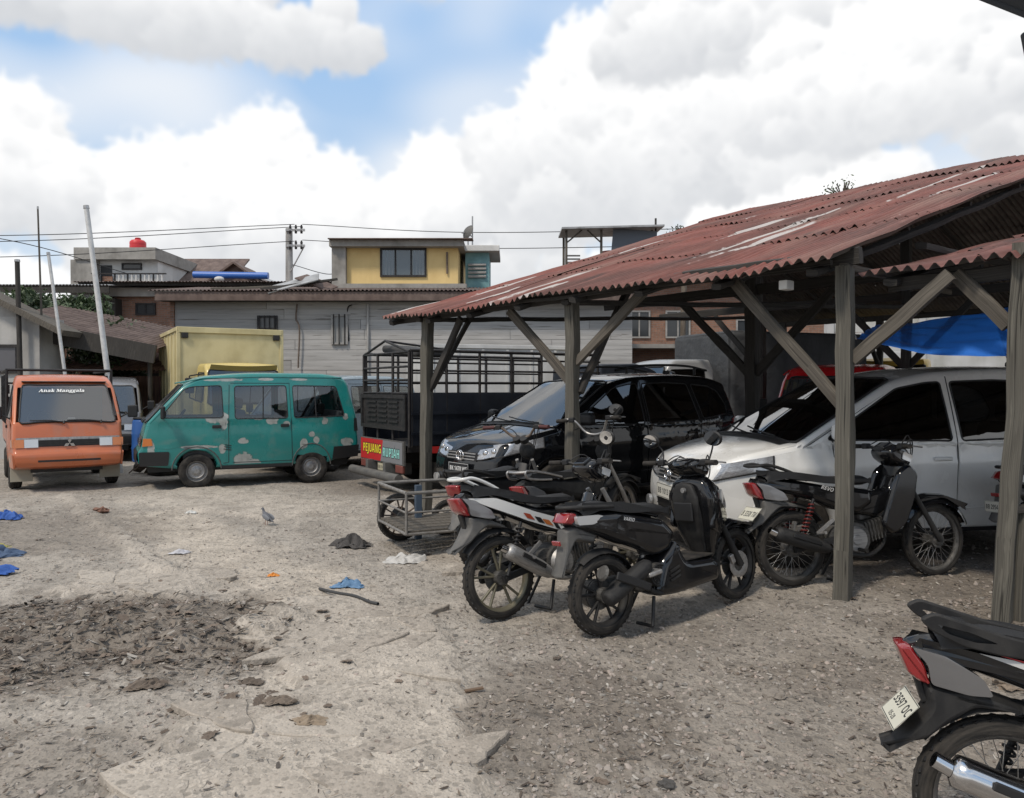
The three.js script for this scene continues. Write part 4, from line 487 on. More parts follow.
function makeVan(name, label, pos, turn, paintM, o = {}) {
  const t = thing(name, label, 'van', pos, turn, o.group), { w, fx, rx } = VAN, wf = (x, y) => w * vanF(x, y);
  const c = fil([...VAN.front, [-1.25, 1.86, .2], [-1.66, 1.78, .15], [-1.84, 1.15, .06], [-1.88, .7, .04], [-1.87, .44, .04], [-1.4, .36, 0], ...archPts(rx, .30, .290), [-.2, .30, 0], ...archPts(fx, .30, .290)].map(p => p), .05);
  const W = [[[1.53, 1.13], [1.18, 1.58], [1.06, 1.62], [.62, 1.64], [.60, 1.12]], [[.42, 1.10], [.42, 1.63], [-.46, 1.64], [-.48, 1.10]], [[-.60, 1.10], [-.58, 1.64], [-1.42, 1.63], [-1.58, 1.12]]].map(p => fil(p, .05));
  part(t, 'body', hull(c, { w, f: vanF, r: .05, crown: .02, holes: W, slices: 14, skip: (x, y, k) => Math.abs(k) < .93 && x > 1.22 && y > 1.08 && y < 1.64 || Math.abs(k) < .8 && x < -1.68 && y > 1.1 && y < 1.6 }), paintM);
  for (const s of [-1, 1]) { for (const p of W) pane(t, p, s, wf, M.glass); for (const d of [.52, -.53]) for (const p of [[[d - .06, 1.12], [d - .06, 1.62]]]) if (d > 0) continue; part(t, 'window_divider', [flankLine([[-.02, 1.10], [-.04, 1.63]], s, wf, .012), flankLine([[-1.02, 1.11], [-1.0, 1.63]], s, wf, .012)], M.black);
    const fd = part(t, 'door', flank(fil([[1.56, 1.09], [.60, 1.08], [.56, .72], [.62, .5], [.66, .42], [.68, .37], [.66, .36], [.55, .36], [.55, .36], [.55, 1.09]].length ? [[1.55, 1.08], [.58, 1.08], [.55, .40], [.63, .40], [.72, .62], [.9, .70], [1.1, .70], [1.3, .66], [1.42, .64], [1.60, .66]] : [], .03), s, wf, .003), paintM); part(fd, 'seal', flankLine([[.50, 1.65], [.52, 1.08], [.52, .40], [.60, .385]], s, wf, .005), M.black); part(fd, 'handle', box(.14, .05, .03, .70, .98, s * (wf(.7, .98) + .012), 0, 0, 0, .01), M.black);
    const sd = part(t, 'sliding_door', flank(fil([[.49, 1.08], [-.52, 1.08], [-.55, .40], [.49, .40]], .03), s, wf, .004), paintM); part(sd, 'seal', flankLine([[.45, .395], [-.57, .395], [-.54, 1.08], [-.52, 1.68], [.48, 1.68]], s, wf, .005), M.black); part(sd, 'handle', box(.15, .05, .03, -.42, .98, s * (wf(-.4, .98) + .014), 0, 0, 0, .01), M.black);
    part(t, 'gutter', flankLine([[1.24, 1.68], [.9, 1.755], [0, 1.785], [-1.55, 1.775]], s, wf, .011), paintM); part(t, 'sill', flank([[-.55, .30], [.62, .30], [.62, .385], [-.55, .385]], s, wf, -.004), M.black); part(t, 'rear_cladding', flank([[-1.85, .42], [-1.33, .38], [-1.36, .60], [-1.87, .62]], s, wf, .01, .02), M.black); part(t, 'tail_lamp', flank([[-1.845, .86], [-1.77, .86], [-1.77, 1.08], [-1.825, 1.08]], s, wf, .008, .02), M.black);
    for (const ax of [fx, rx]) part(t, 'arch_lip', flankLine(arcPts(ax, .30, .368, .02, Math.PI - .02, 16), s, wf, .010), o.lipM ?? paintM); part(t, 'vent', [0, 1, 2].map(i => flankLine([[.60 - i * .01, .62 + i * .035], [.48, .60 + i * .035]], s, wf, .006, .004)), M.black); }
  frontFittings(t, wf, paintM, o); part(t, 'rear_seat', [bx(-1.5, -1.1, .45, .6, -.64, .64, .03), box(.14, .62, 1.25, -1.5, .9, 0, 0, 0, .15, .05), bx(-.5, -.1, .45, .6, -.64, .64, .03), box(.14, .62, 1.25, -.52, .9, 0, 0, 0, .15, .05)], M.seatFabric);
  part(t, 'rear_window', wrap(sub([[-1.69, 1.62], [-1.83, 1.12]], 3), wf, { k0: -.82, k1: .82, off: .003, crown: .02 }), M.glass); part(t, 'underbody', bx(-1.7, 1.7, .26, .40, -.5, .5), M.black); part(t, 'axle', [cyl([fx, .27, -.7], [fx, .27, .7], .03), cyl([rx, .27, -.7], [rx, .27, .7], .04)], M.black);
  const wg = wheelGeo(VAN.R, .16, .165, 'steel'); for (const x of [fx, rx]) for (const s of [-1, 1]) addWheel(t, wg, x, VAN.R, s * .70, M.alu);
  if (o.plate) plate(t, o.plate, 1.915, .50, 0, Math.PI / 2, .36, .13);
  if (o.shorten) t.traverse(q => { if (q.name === 'wheel') { if (q.position.x < 0) q.position.x *= o.shorten; } else if (q.isMesh && q.parent.name !== 'wheel') { const p = q.geometry.attributes.position; for (let i = 0; i < p.count; i++) if (p.getX(i) < 0) p.setX(i, p.getX(i) * o.shorten); } });
  return t;
}
const chipTex = (base, chip, spots, seed, W = 4.2, H = 2.1) => tex(1024, 512, [W, H], (u, v) => { const x = u * W - (u * W > 2.1 ? W : 0), y = v * H; let k = 0; for (const [sx, sy, rx, ry] of spots) { const q = ((x - sx) / rx) ** 2 + ((y - sy) / ry) ** 2; if (q < 4) k = Math.max(k, 1.25 - q); } const n = tn(u, v, 26, 4, seed), e = k + .9 * n * sm(0, .35, k), b = sm(.26, .46, e), ring = sm(.06, .28, e) * (1 - b), dust = sm(.05, .6, tn(u, v, 9, 5, seed + 9)), scr = sm(.55, .7, tn(u * .3, v, 60, 3, seed + 12)), d = .9 + .16 * tn(u, v, 5, 4, seed + 3), sp = sm(.62, .8, tn(u, v, 50, 3, seed + 6)); return base.map((c, i) => mixv(mixv(mixv(mixv(c * d, [.10, .075, .06][i], ring * .45), chip[i] * (.85 + .3 * n), b), [.24, .22, .19][i], dust * .16), .2, sp * .2 + scr * .12)); });
{
  const tealT = chipTex([.014, .205, .192], [.36, .38, .36], [[.72, 1.13, .20, .10], [.60, 1.06, .07, .14], [-.2, 1.06, .12, .07], [-.45, 1.0, .07, .05], [.29, .74, .09, .05], [.30, .42, .16, .14], [.16, .36, .14, .09], [-1.19, 1.05, .06, .10], [-.93, .82, .06, .05], [-1.02, .72, .06, .06], [-.78, .66, .07, .1], [.05, 1.1, .07, .04], [-1.62, .67, .13, .08], [1.52, .38, .1, .05], [1.66, .6, .05, .2], [.6, 1.735, .35, .03], [-.1, 1.74, .14, .025], [-.7, 1.74, .2, .02], [-1.6, 1.1, .06, .06], [.95, .66, .3, .03], [.62, .62, .06, .08]], 4);
  const teal = paint([1, 1, 1], .42, .45, { map: tealT, roughnessMap: dirtRough });
  makeVan('teal_van', 'teal minibus with peeling paint and grey filler patches', [-4.45, 0, -13.84], heading(-.9, .44), teal, { lipM: M.greyPlastic, bumperM: M.black, frameM: M.greyPlastic, shorten: .87 });
  makeVan('silver_van', 'silver van with dark windows behind the orange pickup', [-9.5, 0, -18.7], heading(.42, .9), paint([.16, .165, .18], .35, .6, { roughnessMap: dirtRough }), { bumperM: M.black, plate: 'BB 1276 LC' });
  makeVan('blue_grey_van', 'pale blue grey van between the teal minibus and black truck', [-3.6, 0, -16.6], heading(-.5, .86), paint([.25, .31, .35], .4, .5, { roughnessMap: dirtRough }), { bumperM: M.greyPlastic });
}
function wheelWellFlap(t, x, y, z) { part(t, 'mud_flap', box(.02, .26, .3, x, y, z, 0, 0, .08, .005), mat([.33, .31, .25], .8)); }
{ // orange pickup
  const orangeT = chipTex([.50, .135, .05], [.42, .25, .16], [[1.2, 1.75, .3, .03], [1.5, .5, .1, .05], [1.0, 1.2, .05, .2]], 7), om = paint([1, 1, 1], .45, .35, { map: orangeT, roughnessMap: dirtRough }), h = [.56, .83];
  const t = thing('orange_pickup', 'faded orange cab-over pickup with black stake sides', 'pickup', [-6.86 - h[0] * 1.85, 0, -12.4 - h[1] * 1.85], heading(...h)), wf = (x, y) => VAN.w * vanF(x, y);
  const c = fil([...VAN.front.slice(0, 8), [.62, 1.83, .05], [.48, 1.80, .05], [.45, .9, 0], [.45, .40, 0], ...archPts(VAN.fx, .30, .290)], .05), W = [fil([[1.53, 1.13], [1.18, 1.58], [1.06, 1.62], [.66, 1.64], [.62, 1.12]], .05)];
  part(t, 'cab', hull(c, { w: VAN.w, f: vanF, r: .05, crown: .02, holes: W, slices: 14, skip: (x, y, k) => Math.abs(k) < .93 && x > 1.22 && y > 1.08 && y < 1.64 }), om);
  for (const s of [-1, 1]) { pane(t, W[0], s, wf, M.glass); const d = part(t, 'door', flank(fil([[1.55, 1.08], [.58, 1.08], [.55, .40], [.63, .40], [.72, .62], [.9, .70], [1.1, .70], [1.3, .66], [1.42, .64], [1.60, .66]], .03), s, wf, .003), om); part(d, 'seal', flankLine([[.55, 1.65], [.54, .40]], s, wf, .005), M.black); part(d, 'handle', box(.14, .05, .03, .70, .98, s * (wf(.7, .98) + .012), 0, 0, 0, .01), M.black); }
  frontFittings(t, wf, om, {}); part(t, 'cab_liner', [bx(.49, .51, .5, 1.7, -.62, .62), bx(.52, 1.2, 1.70, 1.71, -.6, .6), bx(.52, 1.6, .45, .47, -.68, .68)], M.seatFabric);
  part(t, 'bumper_slot', wrap(sub([[1.895, .47], [1.895, .50]], 1), wf, { k0: -.62, k1: .62, off: .012, crown: .03 }), M.black);
  const dia = (a, r) => { const cx = .81 * 0 + Math.cos(a) * r, cy = Math.sin(a) * r, q = [[0, 0], [Math.cos(a - .52) * r, Math.sin(a - .52) * r], [Math.cos(a) * r * 1.73, Math.sin(a) * r * 1.73], [Math.cos(a + .52) * r, Math.sin(a + .52) * r]]; return new THREE.ExtrudeGeometry(new THREE.Shape(q.map(p => new THREE.Vector2(p[0], p[1]))), { depth: .012, bevelEnabled: false }); };
  part(t, 'emblem', [90, 210, 330].map(a => dia(a * Math.PI / 180, .052).rotateY(Math.PI / 2).translate(1.845, .745, 0)), M.chrome);
  const bp = lettering(t, 'windscreen_lettering', 'Anak Manggala', .66, .10, [.8, .8, .78], 'italic bold #px serif'); bp.position.set(1.322, 1.56, .06); bp.rotation.set(0, Math.PI / 2, 0); bp.rotateX(-.72);
  part(t, 'dashboard_clutter', [box(.08, .05, .3, 1.62, 1.07, .02, 0, 0, 0, .01), box(.06, .09, .1, 1.6, 1.09, -.05, 0, 0, 0, .01)], M.white);
  const bed = part(t, 'bed', [bx(-1.95, .42, .62, .68, -.76, .76)], M.darkIron); for (const s of [-1, 1]) { part(t, 'side_panel', bx(-1.95, .42, .68, 1.0, s * .76 - .015, s * .76 + .015), om); for (let k = 0; k < 5; k++) part(t, 'stake', bx(-1.9 + k * .56, -1.85 + k * .56, 1.0, 1.82, s * .775 - .02, s * .775 + .02), M.darkIron); for (const y of [1.18, 1.38, 1.58]) part(t, 'stake_board', bx(-1.93, .41, y - .075, y + .075, s * .745 - .012, s * .745 + .012), M.darkIron); part(t, 'top_rail', cyl([-1.93, 1.9, s * .775], [.40, 1.9, s * .775], .022), M.darkIron); }
  part(t, 'headboard', [cyl([.40, 1.0, -.775], [.40, 1.91, -.775], .022), cyl([.40, 1.0, .775], [.40, 1.91, .775], .022), cyl([.40, 1.9, -.78], [.40, 1.9, .78], .022), cyl([.40, 1.68, -.78], [.40, 1.68, .78], .016)], M.darkIron); part(t, 'chassis', [bx(-1.9, 1.6, .36, .46, -.34, -.26), bx(-1.9, 1.6, .36, .46, .26, .34), bx(.4, 1.5, .28, .5, -.5, .5)], M.black); part(t, 'axle', [cyl([1, .28, -.7], [1, .28, .7], .035), cyl([-.97, .28, -.7], [-.97, .28, .7], .045)], M.black);
  const wg = wheelGeo(.275, .165, .165, 'steel'); for (const x of [VAN.fx, -.97]) for (const s of [-1, 1]) addWheel(t, wg, x, .275, s * .69, M.alu); for (const s of [-1, 1]) wheelWellFlap(t, 1.37, .27, s * .62);
}
// small family MPV, nose at +x
M.headlamp = mat(null, .22, .5, { map: mottled([.22, .22, .23], [.52, .53, .55], 8, 71, [.3, .3], 256), clearcoat: 1, clearcoatRoughness: .04 });
const MP = { w: .83, fx: 1.30, rx: -1.355 };
const mpF = (x, y) => { let f = 1 - .27 * Math.pow(sm(1.1, 2.3, x), 1.7) - .09 * sm(-1.4, -2.2, x); f *= y > 1.0 ? 1 - .25 * Math.pow(clamp((y - 1.0) / .69), 1.15) : 1 - .05 * ((y - .70) / .45) ** 2 + .010 * Math.exp(-(((y - .84 + .03 * x) / .035) ** 2)) - .010 * Math.exp(-(((y - .62 + .02 * x) / .09) ** 2)); return f; };
function makeMPV(name, label, pos, turn, pm, o = {}) {
  const t = thing(name, label, 'car', pos, turn), wf = (x, y) => MP.w * mpF(x, y);
  const hood = [[1.97, .87, .06], [1.70, .97, .15], [1.30, 1.05, .02]], scr = [[1.28, 1.06, 0], [.36, 1.575, .12]];
  const c = fil([[1.98, .22, .04], [2.07, .30, .05], [2.105, .50, .06], [2.085, .68, .05], ...hood, ...scr, [.0, 1.655, .3], [-.8, 1.695, .3], [-1.55, 1.665, .2], [-1.92, 1.575, .08], [-2.03, 1.13, .05], [-2.10, .90, .06], [-2.11, .50, .05], [-2.06, .25, .05], [-1.80, .22, 0], ...archPts(MP.rx, .31, .300), [-.8, .215, 0], [.7, .215, 0], ...archPts(MP.fx, .31, .300), [1.80, .21, 0]], .05);
  const W = [[[1.04, 1.05], [.98, 1.10], [.33, 1.475], [.05, 1.525], [-.10, 1.535], [-.12, 1.03]], [[-.21, 1.03], [-.19, 1.535], [-.62, 1.55], [-1.04, 1.535], [-1.16, 1.06]], [[-1.24, 1.07], [-1.12, 1.53], [-1.46, 1.505], [-1.64, 1.44], [-1.80, 1.24], [-1.78, 1.13]]].map(p => fil(p, .04));
  part(t, 'body', hull(c, { w: MP.w, f: mpF, r: .05, crown: .035, holes: W, slices: 16, max: .07, skip: (x, y, k) => Math.abs(k) < .9 && x > .38 && x < 1.26 && y > 1.075 && y < 1.56 || Math.abs(k) < .8 && x < -1.94 && y > 1.16 && y < 1.55 }), pm);
  const wsG = wrap(sub([[1.295, 1.055], [.83, 1.315], [.365, 1.575]], 4), wf, { k0: -.95, k1: .95, off: .006, crown: .035, r: .05 }); const fr = part(t, 'windscreen', tube(wsG.userData.edge.filter((p, i) => i % 2 === 0), .012, 60, 5, true), M.black); part(fr, 'pane', wsG, o.screenM ?? M.tint);
  part(t, 'rear_window', wrap(sub([[-1.93, 1.56], [-2.03, 1.15]], 3), wf, { k0: -.84, k1: .84, off: .004, crown: .035, r: .05 }), M.tint);
  part(t, 'wiper', [tube([[1.33, 1.07, -.5], [1.28, 1.09, -.1], [1.24, 1.12, .2]], .008), tube([[1.33, 1.07, .05], [1.28, 1.09, .35], [1.24, 1.12, .58]], .008)], M.black); part(t, 'cowl', wrap(sub([[1.40, 1.03], [1.29, 1.052]], 2), wf, { k0: -.9, k1: .9, off: .008, crown: .035, r: .05 }), M.black);
  for (const s of [-1, 1]) {
    for (const p of W) pane(t, p, s, wf, M.tint);
    const fd = part(t, 'door', flank(fil([[1.02, 1.03], [-.16, 1.005], [-.16, .30], [.80, .30], [.92, .55]], .04), s, wf, .006, 0, .07), pm); part(fd, 'seal', flankLine([[.99, 1.04], [.94, .56], [.82, .285], [-.165, .285], [-.165, 1.58]], s, wf, .005), M.black); part(fd, 'handle', box(.17, .035, .03, -.02, .88, s * (wf(0, .88) + .016), 0, 0, 0, .012), pm);
    const rd = part(t, 'rear_door', flank(fil([[-.18, 1.005], [-1.18, 1.03], [-1.16, .86], [-.98, .60], [-.93, .30], [-.18, .30]], .04), s, wf, .006, 0, .07), pm); part(rd, 'seal', flankLine([[-.17, .285], [-.92, .285], [-.98, .58], [-1.17, .86], [-1.19, 1.05]], s, wf, .005), M.black); part(rd, 'handle', box(.17, .035, .03, -1.0, .90, s * (wf(-1, .9) + .016), 0, 0, 0, .012), pm);
    for (const ax of [MP.fx, MP.rx]) part(t, 'arch_lip', flankLine(arcPts(ax, .31, .40, .12, Math.PI - .12, 16), s, wf, .006, -.002), pm); part(t, 'sill', flank([[-.98, .26], [.92, .26], [.92, .29], [-.98, .29]], s, wf, .006, .01), M.black);
    part(t, 'side_line', flankLine([[.9, .47], [0, .45], [-.93, .47]], s, wf, .006, .004), pm);
    const lampP = (a, v) => { const y = mixv(mixv(.655, .80, sm(0, 1, a)), mixv(.805, .925, a), v), fxAt = mixv(2.085, 1.95, clamp((y - .68) / .195)); if (a < .4) { const k = mixv(.46, .95, a / .4); return [fxAt - .035 * k * k + .006, y, s * k * (wf(fxAt, y) - .03)]; } const u = (a - .4) / .6, x = mixv(fxAt - .06, 1.50, u); return [x, y, s * (wf(x, y) + .006)]; };
    { const pos = [], uv = []; for (let i = 0; i < 16; i++) for (let j = 0; j < 4; j++) for (const [p, q] of [[i, j], [i + 1, j], [i + 1, j + 1], [i, j], [i + 1, j + 1], [i, j + 1]]) { pos.push(...lampP(p / 16, q / 4)); uv.push(p / 16, q / 4); } const hl = part(t, 'headlight', soup(pos, uv, 1.2), M.headlamp); for (const a of [.16, .32]) { const p = lampP(a, .45); part(hl, 'projector', new THREE.SphereGeometry(.042, 14, 10).scale(.5, 1, 1).translate(p[0] - .004, p[1], p[2]), M.chrome); } part(hl, 'trim', [tube([...Array(15).keys()].map(i => lampP(i / 14, 0)), .008, 40, 6), tube([lampP(1, 0), lampP(1, .5), lampP(1, 1)], .008, 8, 6)], M.black); }
    part(t, 'fog_lamp', cyl([2.07, .40, s * .56], [2.1, .40, s * .56], .05, .05, 16), M.lens);
    const m = part(t, 'mirror', box(.12, .15, .2, .96, 1.12, s * (.83 + .10), 0, s * -.2, 0, .05), o.mirrorM ?? pm); part(m, 'arm', box(.06, .04, .12, .97, 1.06, s * .82), M.black);
    part(t, 'tail_light', flank(fil([[-2.0, 1.1], [-1.88, 1.05], [-1.93, .78], [-2.06, .75]], .03), s, wf, .01, .02), M.red);
    if (o.rails) part(t, 'roof_rail', [tube([[.15, 1.70, s * .56], [-.3, 1.765, s * .56], [-1.2, 1.775, s * .56], [-1.6, 1.72, s * .56]], .016), cyl([-.05, 1.66, s * .56], [-.05, 1.75, s * .56], .02), cyl([-1.35, 1.66, s * .56], [-1.35, 1.75, s * .56], .02)], M.black);
  }
  part(t, 'upper_grille', wrap(sub([[2.09, .64], [2.065, .74]], 2), wf, { k0: -.52, k1: .52, off: .012, crown: .035, r: .05 }), M.black); for (let k = 0; k < 3; k++) part(t, 'grille_bar', wrap([[2.094 - .008 * k, .652 + k * .033], [2.092 - .008 * k, .664 + k * .033]], wf, { k0: -.5, k1: .5, off: .022, crown: .035, r: .05 }), M.alu);
  part(t, 'lower_grille', wrap(sub([[2.08, .30], [2.10, .44], [2.10, .50]], 2), wf, { k0: -.5, k1: .5, off: .012, crown: .035, r: .05 }), M.black); for (let k = 0; k < 4; k++) part(t, 'grille_bar', wrap([[2.09 + .003 * k, .32 + k * .045], [2.09 + .003 * k, .33 + k * .045]], wf, { k0: -.48, k1: .48, off: .024, crown: .035, r: .05 }), M.plastic);
  part(t, 'emblem', [new THREE.TorusGeometry(.055, .009, 8, 24).scale(1.35, 1, 1).rotateY(Math.PI / 2).translate(2.11, .695, 0), new THREE.TorusGeometry(.03, .007, 8, 20).scale(.8, 1.5, 1).rotateY(Math.PI / 2).translate(2.112, .69, 0)], M.chrome); plate(t, o.plate, 2.135, .545, 0, Math.PI / 2, .42, .13, o.fg, o.bg);
  part(t, 'interior', [bx(-1.7, 1.0, .3, .45, -.7, .7), ...[[.1, -.38], [.1, .38], [-.8, -.38], [-.8, .38]].flatMap(([x, z]) => [box(.16, .65, .48, x - .12, .85, z, 0, 0, .2, .06), box(.09, .18, .22, x - .22, 1.27, z, 0, 0, .1, .04)]), bx(.75, 1.1, .75, 1.0, -.68, .68, .08)], M.seatFabric); part(t, 'underbody', bx(-1.95, 1.9, .2, .38, -.52, .52), M.black); part(t, 'antenna', box(.12, .05, .04, -1.4, 1.70, 0, 0, 0, .2, .015), M.black);
  const wg = wheelGeo(.315, .185, .195, 'alloy'); for (const x of [MP.fx, MP.rx]) for (const s of [-1, 1]) addWheel(t, wg, x, .315, s * .73, M.alu);
  return t;
}
const yMid = (x, z) => gy(x, z);
const carAt = (fx, fz, dx, dz, L = 2.1) => [fx + dx * L, .12, fz + dz * L];
makeMPV('white_car', 'white family MPV under the shed behind the parked scooters', carAt(1.42, -7.24, .986, -.165), heading(-.986, .165), paint(null, .35, .8, { map: mottled([.72, .72, .70], [.80, .80, .785], 4, 65, [1.4, 1.4], 256), roughnessMap: dirtRough }), { plate: 'BB 1013 BE' });
makeMPV('black_car', 'glossy black family MPV with roof rails under the shed', carAt(-.6, -9.34, .8, -.6), heading(-.8, .6), paint([.004, .0045, .006], .5, 1, { clearcoatRoughness: .04, specularIntensity: .15 }), { plate: 'BK 1478 WG', fg: '#ddd', bg: '#16181c', rails: true, screenM: M.glass, mirrorM: M.black });
makeVan('red_van', 'bright red van parked behind the white car', [5.35, .12, -12.9], heading(-.5, .866), paint([.66, .012, .018], .35, .7, { roughnessMap: dirtRough }), { bumperM: M.black });
// box trucks
function makeTruck(name, label, pos, turn, cabM, boxM, o = {}) {
  const t = thing(name, label, 'truck', [pos[0], gy(pos[0], pos[2]), pos[2]], turn), w = .86, f = (x, y) => (1 - .04 * sm(2.0, 2.6, x)) * (y > 1.25 ? 1 - .12 * (y - 1.25) / .85 : 1), wf = (x, y) => w * f(x, y), fx = 1.9;
  const c = fil([[2.5, .45, .04], [2.62, .5, .06], [2.62, 1.1, .05], [2.56, 1.26, .04], [2.30, 2.0, .1], [2.12, 2.14, .12], [1.25, 2.16, .08], [1.15, 1.9, .05], [1.15, .6, 0], ...archPts(fx, .38, .44)], .05), W = [fil([[2.40, 1.32], [2.2, 1.92], [1.42, 1.94], [1.40, 1.32]], .05)];
  part(t, 'cab', hull(c, { w, f, r: .06, crown: .03, holes: W, slices: 12, skip: (x, y, k) => Math.abs(k) < .9 && x > 2.2 && y > 1.3 && y < 1.97 }), cabM); const g = wrap(sub([[2.555, 1.28], [2.31, 1.98]], 5), wf, { k0: -.94, k1: .94, off: .006, crown: .03, r: .06 }); const fr = part(t, 'windscreen', tube(g.userData.edge.filter((p, i) => i % 2 === 0), .02, 60, 5, true), M.black); part(fr, 'pane', g, M.tint);
  for (const s of [-1, 1]) { pane(t, W[0], s, wf, M.tint); part(t, 'headlight', wrap(sub([[2.62, .68], [2.62, .86]], 2), wf, { k0: s * .55, k1: s * .92, off: .02, crown: .03, r: .06 }), M.lens); part(t, 'mirror', box(.06, .32, .18, 2.3, 1.65, s * 1.08, 0, 0, 0, .03), M.black); part(t, 'mirror_arm', bars([[2.3, 1.9, s * .8], [2.3, 1.85, s * 1.08], [2.3, 1.4, s * 1.08], [2.35, 1.3, s * .85]], .014), M.black); }
  part(t, 'bumper', bx(2.55, 2.7, .42, .6, -.88, .88, .04), o.bumperM ?? M.greyPlastic); part(t, 'grille', wrap(sub([[2.62, .9], [2.62, 1.05]], 1), wf, { k0: -.7, k1: .7, off: .01, crown: .03, r: .06 }), M.black); part(t, 'interior', [bx(1.3, 2.0, .7, 1.0, -.75, .75, .05), bx(1.25, 1.4, 1.0, 1.75, -.75, .75, .05)], M.seatFabric);
  if (o.visor) part(t, 'sun_visor', wrap(sub([[2.33, 1.98], [2.42, 2.08]], 1), wf, { k0: -.95, k1: .95, off: .03, crown: .05, r: .06 }), cabM);
  part(t, 'chassis', [bx(-2.5, 2.4, .5, .65, -.42, -.32), bx(-2.5, 2.4, .5, .65, .32, .42)], M.black); const wg = wheelGeo(.37, .2, .21, 'steel'); for (const x of [fx, -1.4]) for (const s of [-1, 1]) addWheel(t, wg, x, .37, s * .78, M.alu); part(t, 'axle', [cyl([fx, .37, -.7], [fx, .37, .7], .05), cyl([-1.4, .37, -.7], [-1.4, .37, .7], .06)], M.black);
  if (o.box) { const [h, hw] = o.box; part(t, 'cargo_box', bx(-2.6, 1.0, .7, h, -hw, hw, o.soft ?? .03), boxM); if (!o.soft) { for (const s of [-1, 1]) { part(t, 'corner_post', bx(.94, 1.03, .7, h + .02, s * hw - .04, s * hw + .04, .01), boxM); for (let k = 0; k < 6; k++) part(t, 'side_rib', bx(-2.4 + k * .58, -2.34 + k * .58, .75, h - .08, s * (hw + .012) - .014, s * (hw + .012) + .014), boxM); } part(t, 'top_rim', [bx(-2.62, 1.035, h - .06, h + .03, -hw - .035, -hw + .01, .01), bx(-2.62, 1.035, h - .06, h + .03, hw - .01, hw + .035, .01), bx(1.0, 1.04, h - .10, h + .028, -hw, hw, .01)], boxM); part(t, 'hinge', [bx(1.0, 1.06, h - .22, h - .1, -hw + .06, -hw + .2, .01), bx(1.0, 1.06, h - .22, h - .1, hw - .2, hw - .06, .01)], M.darkIron); } }
  return t;
}
const yellowBox = mat(null, .55, 0, { map: mottled([.42, .36, .19], [.58, .51, .29], 4, 111, [2, 2], 512, .1) });
makeTruck('yellow_box_truck', 'pale yellow box truck standing behind the teal minibus', [-6.85, 0, -19.0], heading(.5, .866), paint([.52, .40, .12], .4, .4), yellowBox, { box: [2.92, 1.12], visor: true });
makeTruck('canvas_truck', 'truck with dark grey canvas covered box behind the black car', [4.9, .12, -17.3], heading(-.93, .36), paint([.30, .31, .32], .4, .4), mat(null, .85, 0, { map: mottled([.036, .040, .046], [.065, .07, .078], 3, 121, [2, 2], 512), bumpMap: texNoise, bumpScale: .02 }), { box: [2.72, 1.05], soft: .14 });
makeTruck('white_box_truck', 'white box truck partly hidden behind the black stake truck', [.2, .12, -19.4], heading(.95, -.3), paint([.55, .5, .3], .4, .4), mat(null, .6, 0, { map: mottled([.46, .46, .45], [.60, .60, .59], 4, 131, [2, 2], 512) }), { box: [2.55, .98] });
makeTruck('cream_truck', 'cream truck cab showing over the black car roof', [2.0, .12, -20.2], heading(.2, .98), paint([.60, .50, .26], .4, .4), M.darkIron, { box: [1.7, .9] });
makeTruck('small_yellow_truck', 'yellow truck glimpsed between the inner shed posts', [9.35, .12, -19.4], heading(-.5, .86), paint([.55, .36, .06], .4, .4), M.darkIron, { box: [1.5, .9], visor: true });
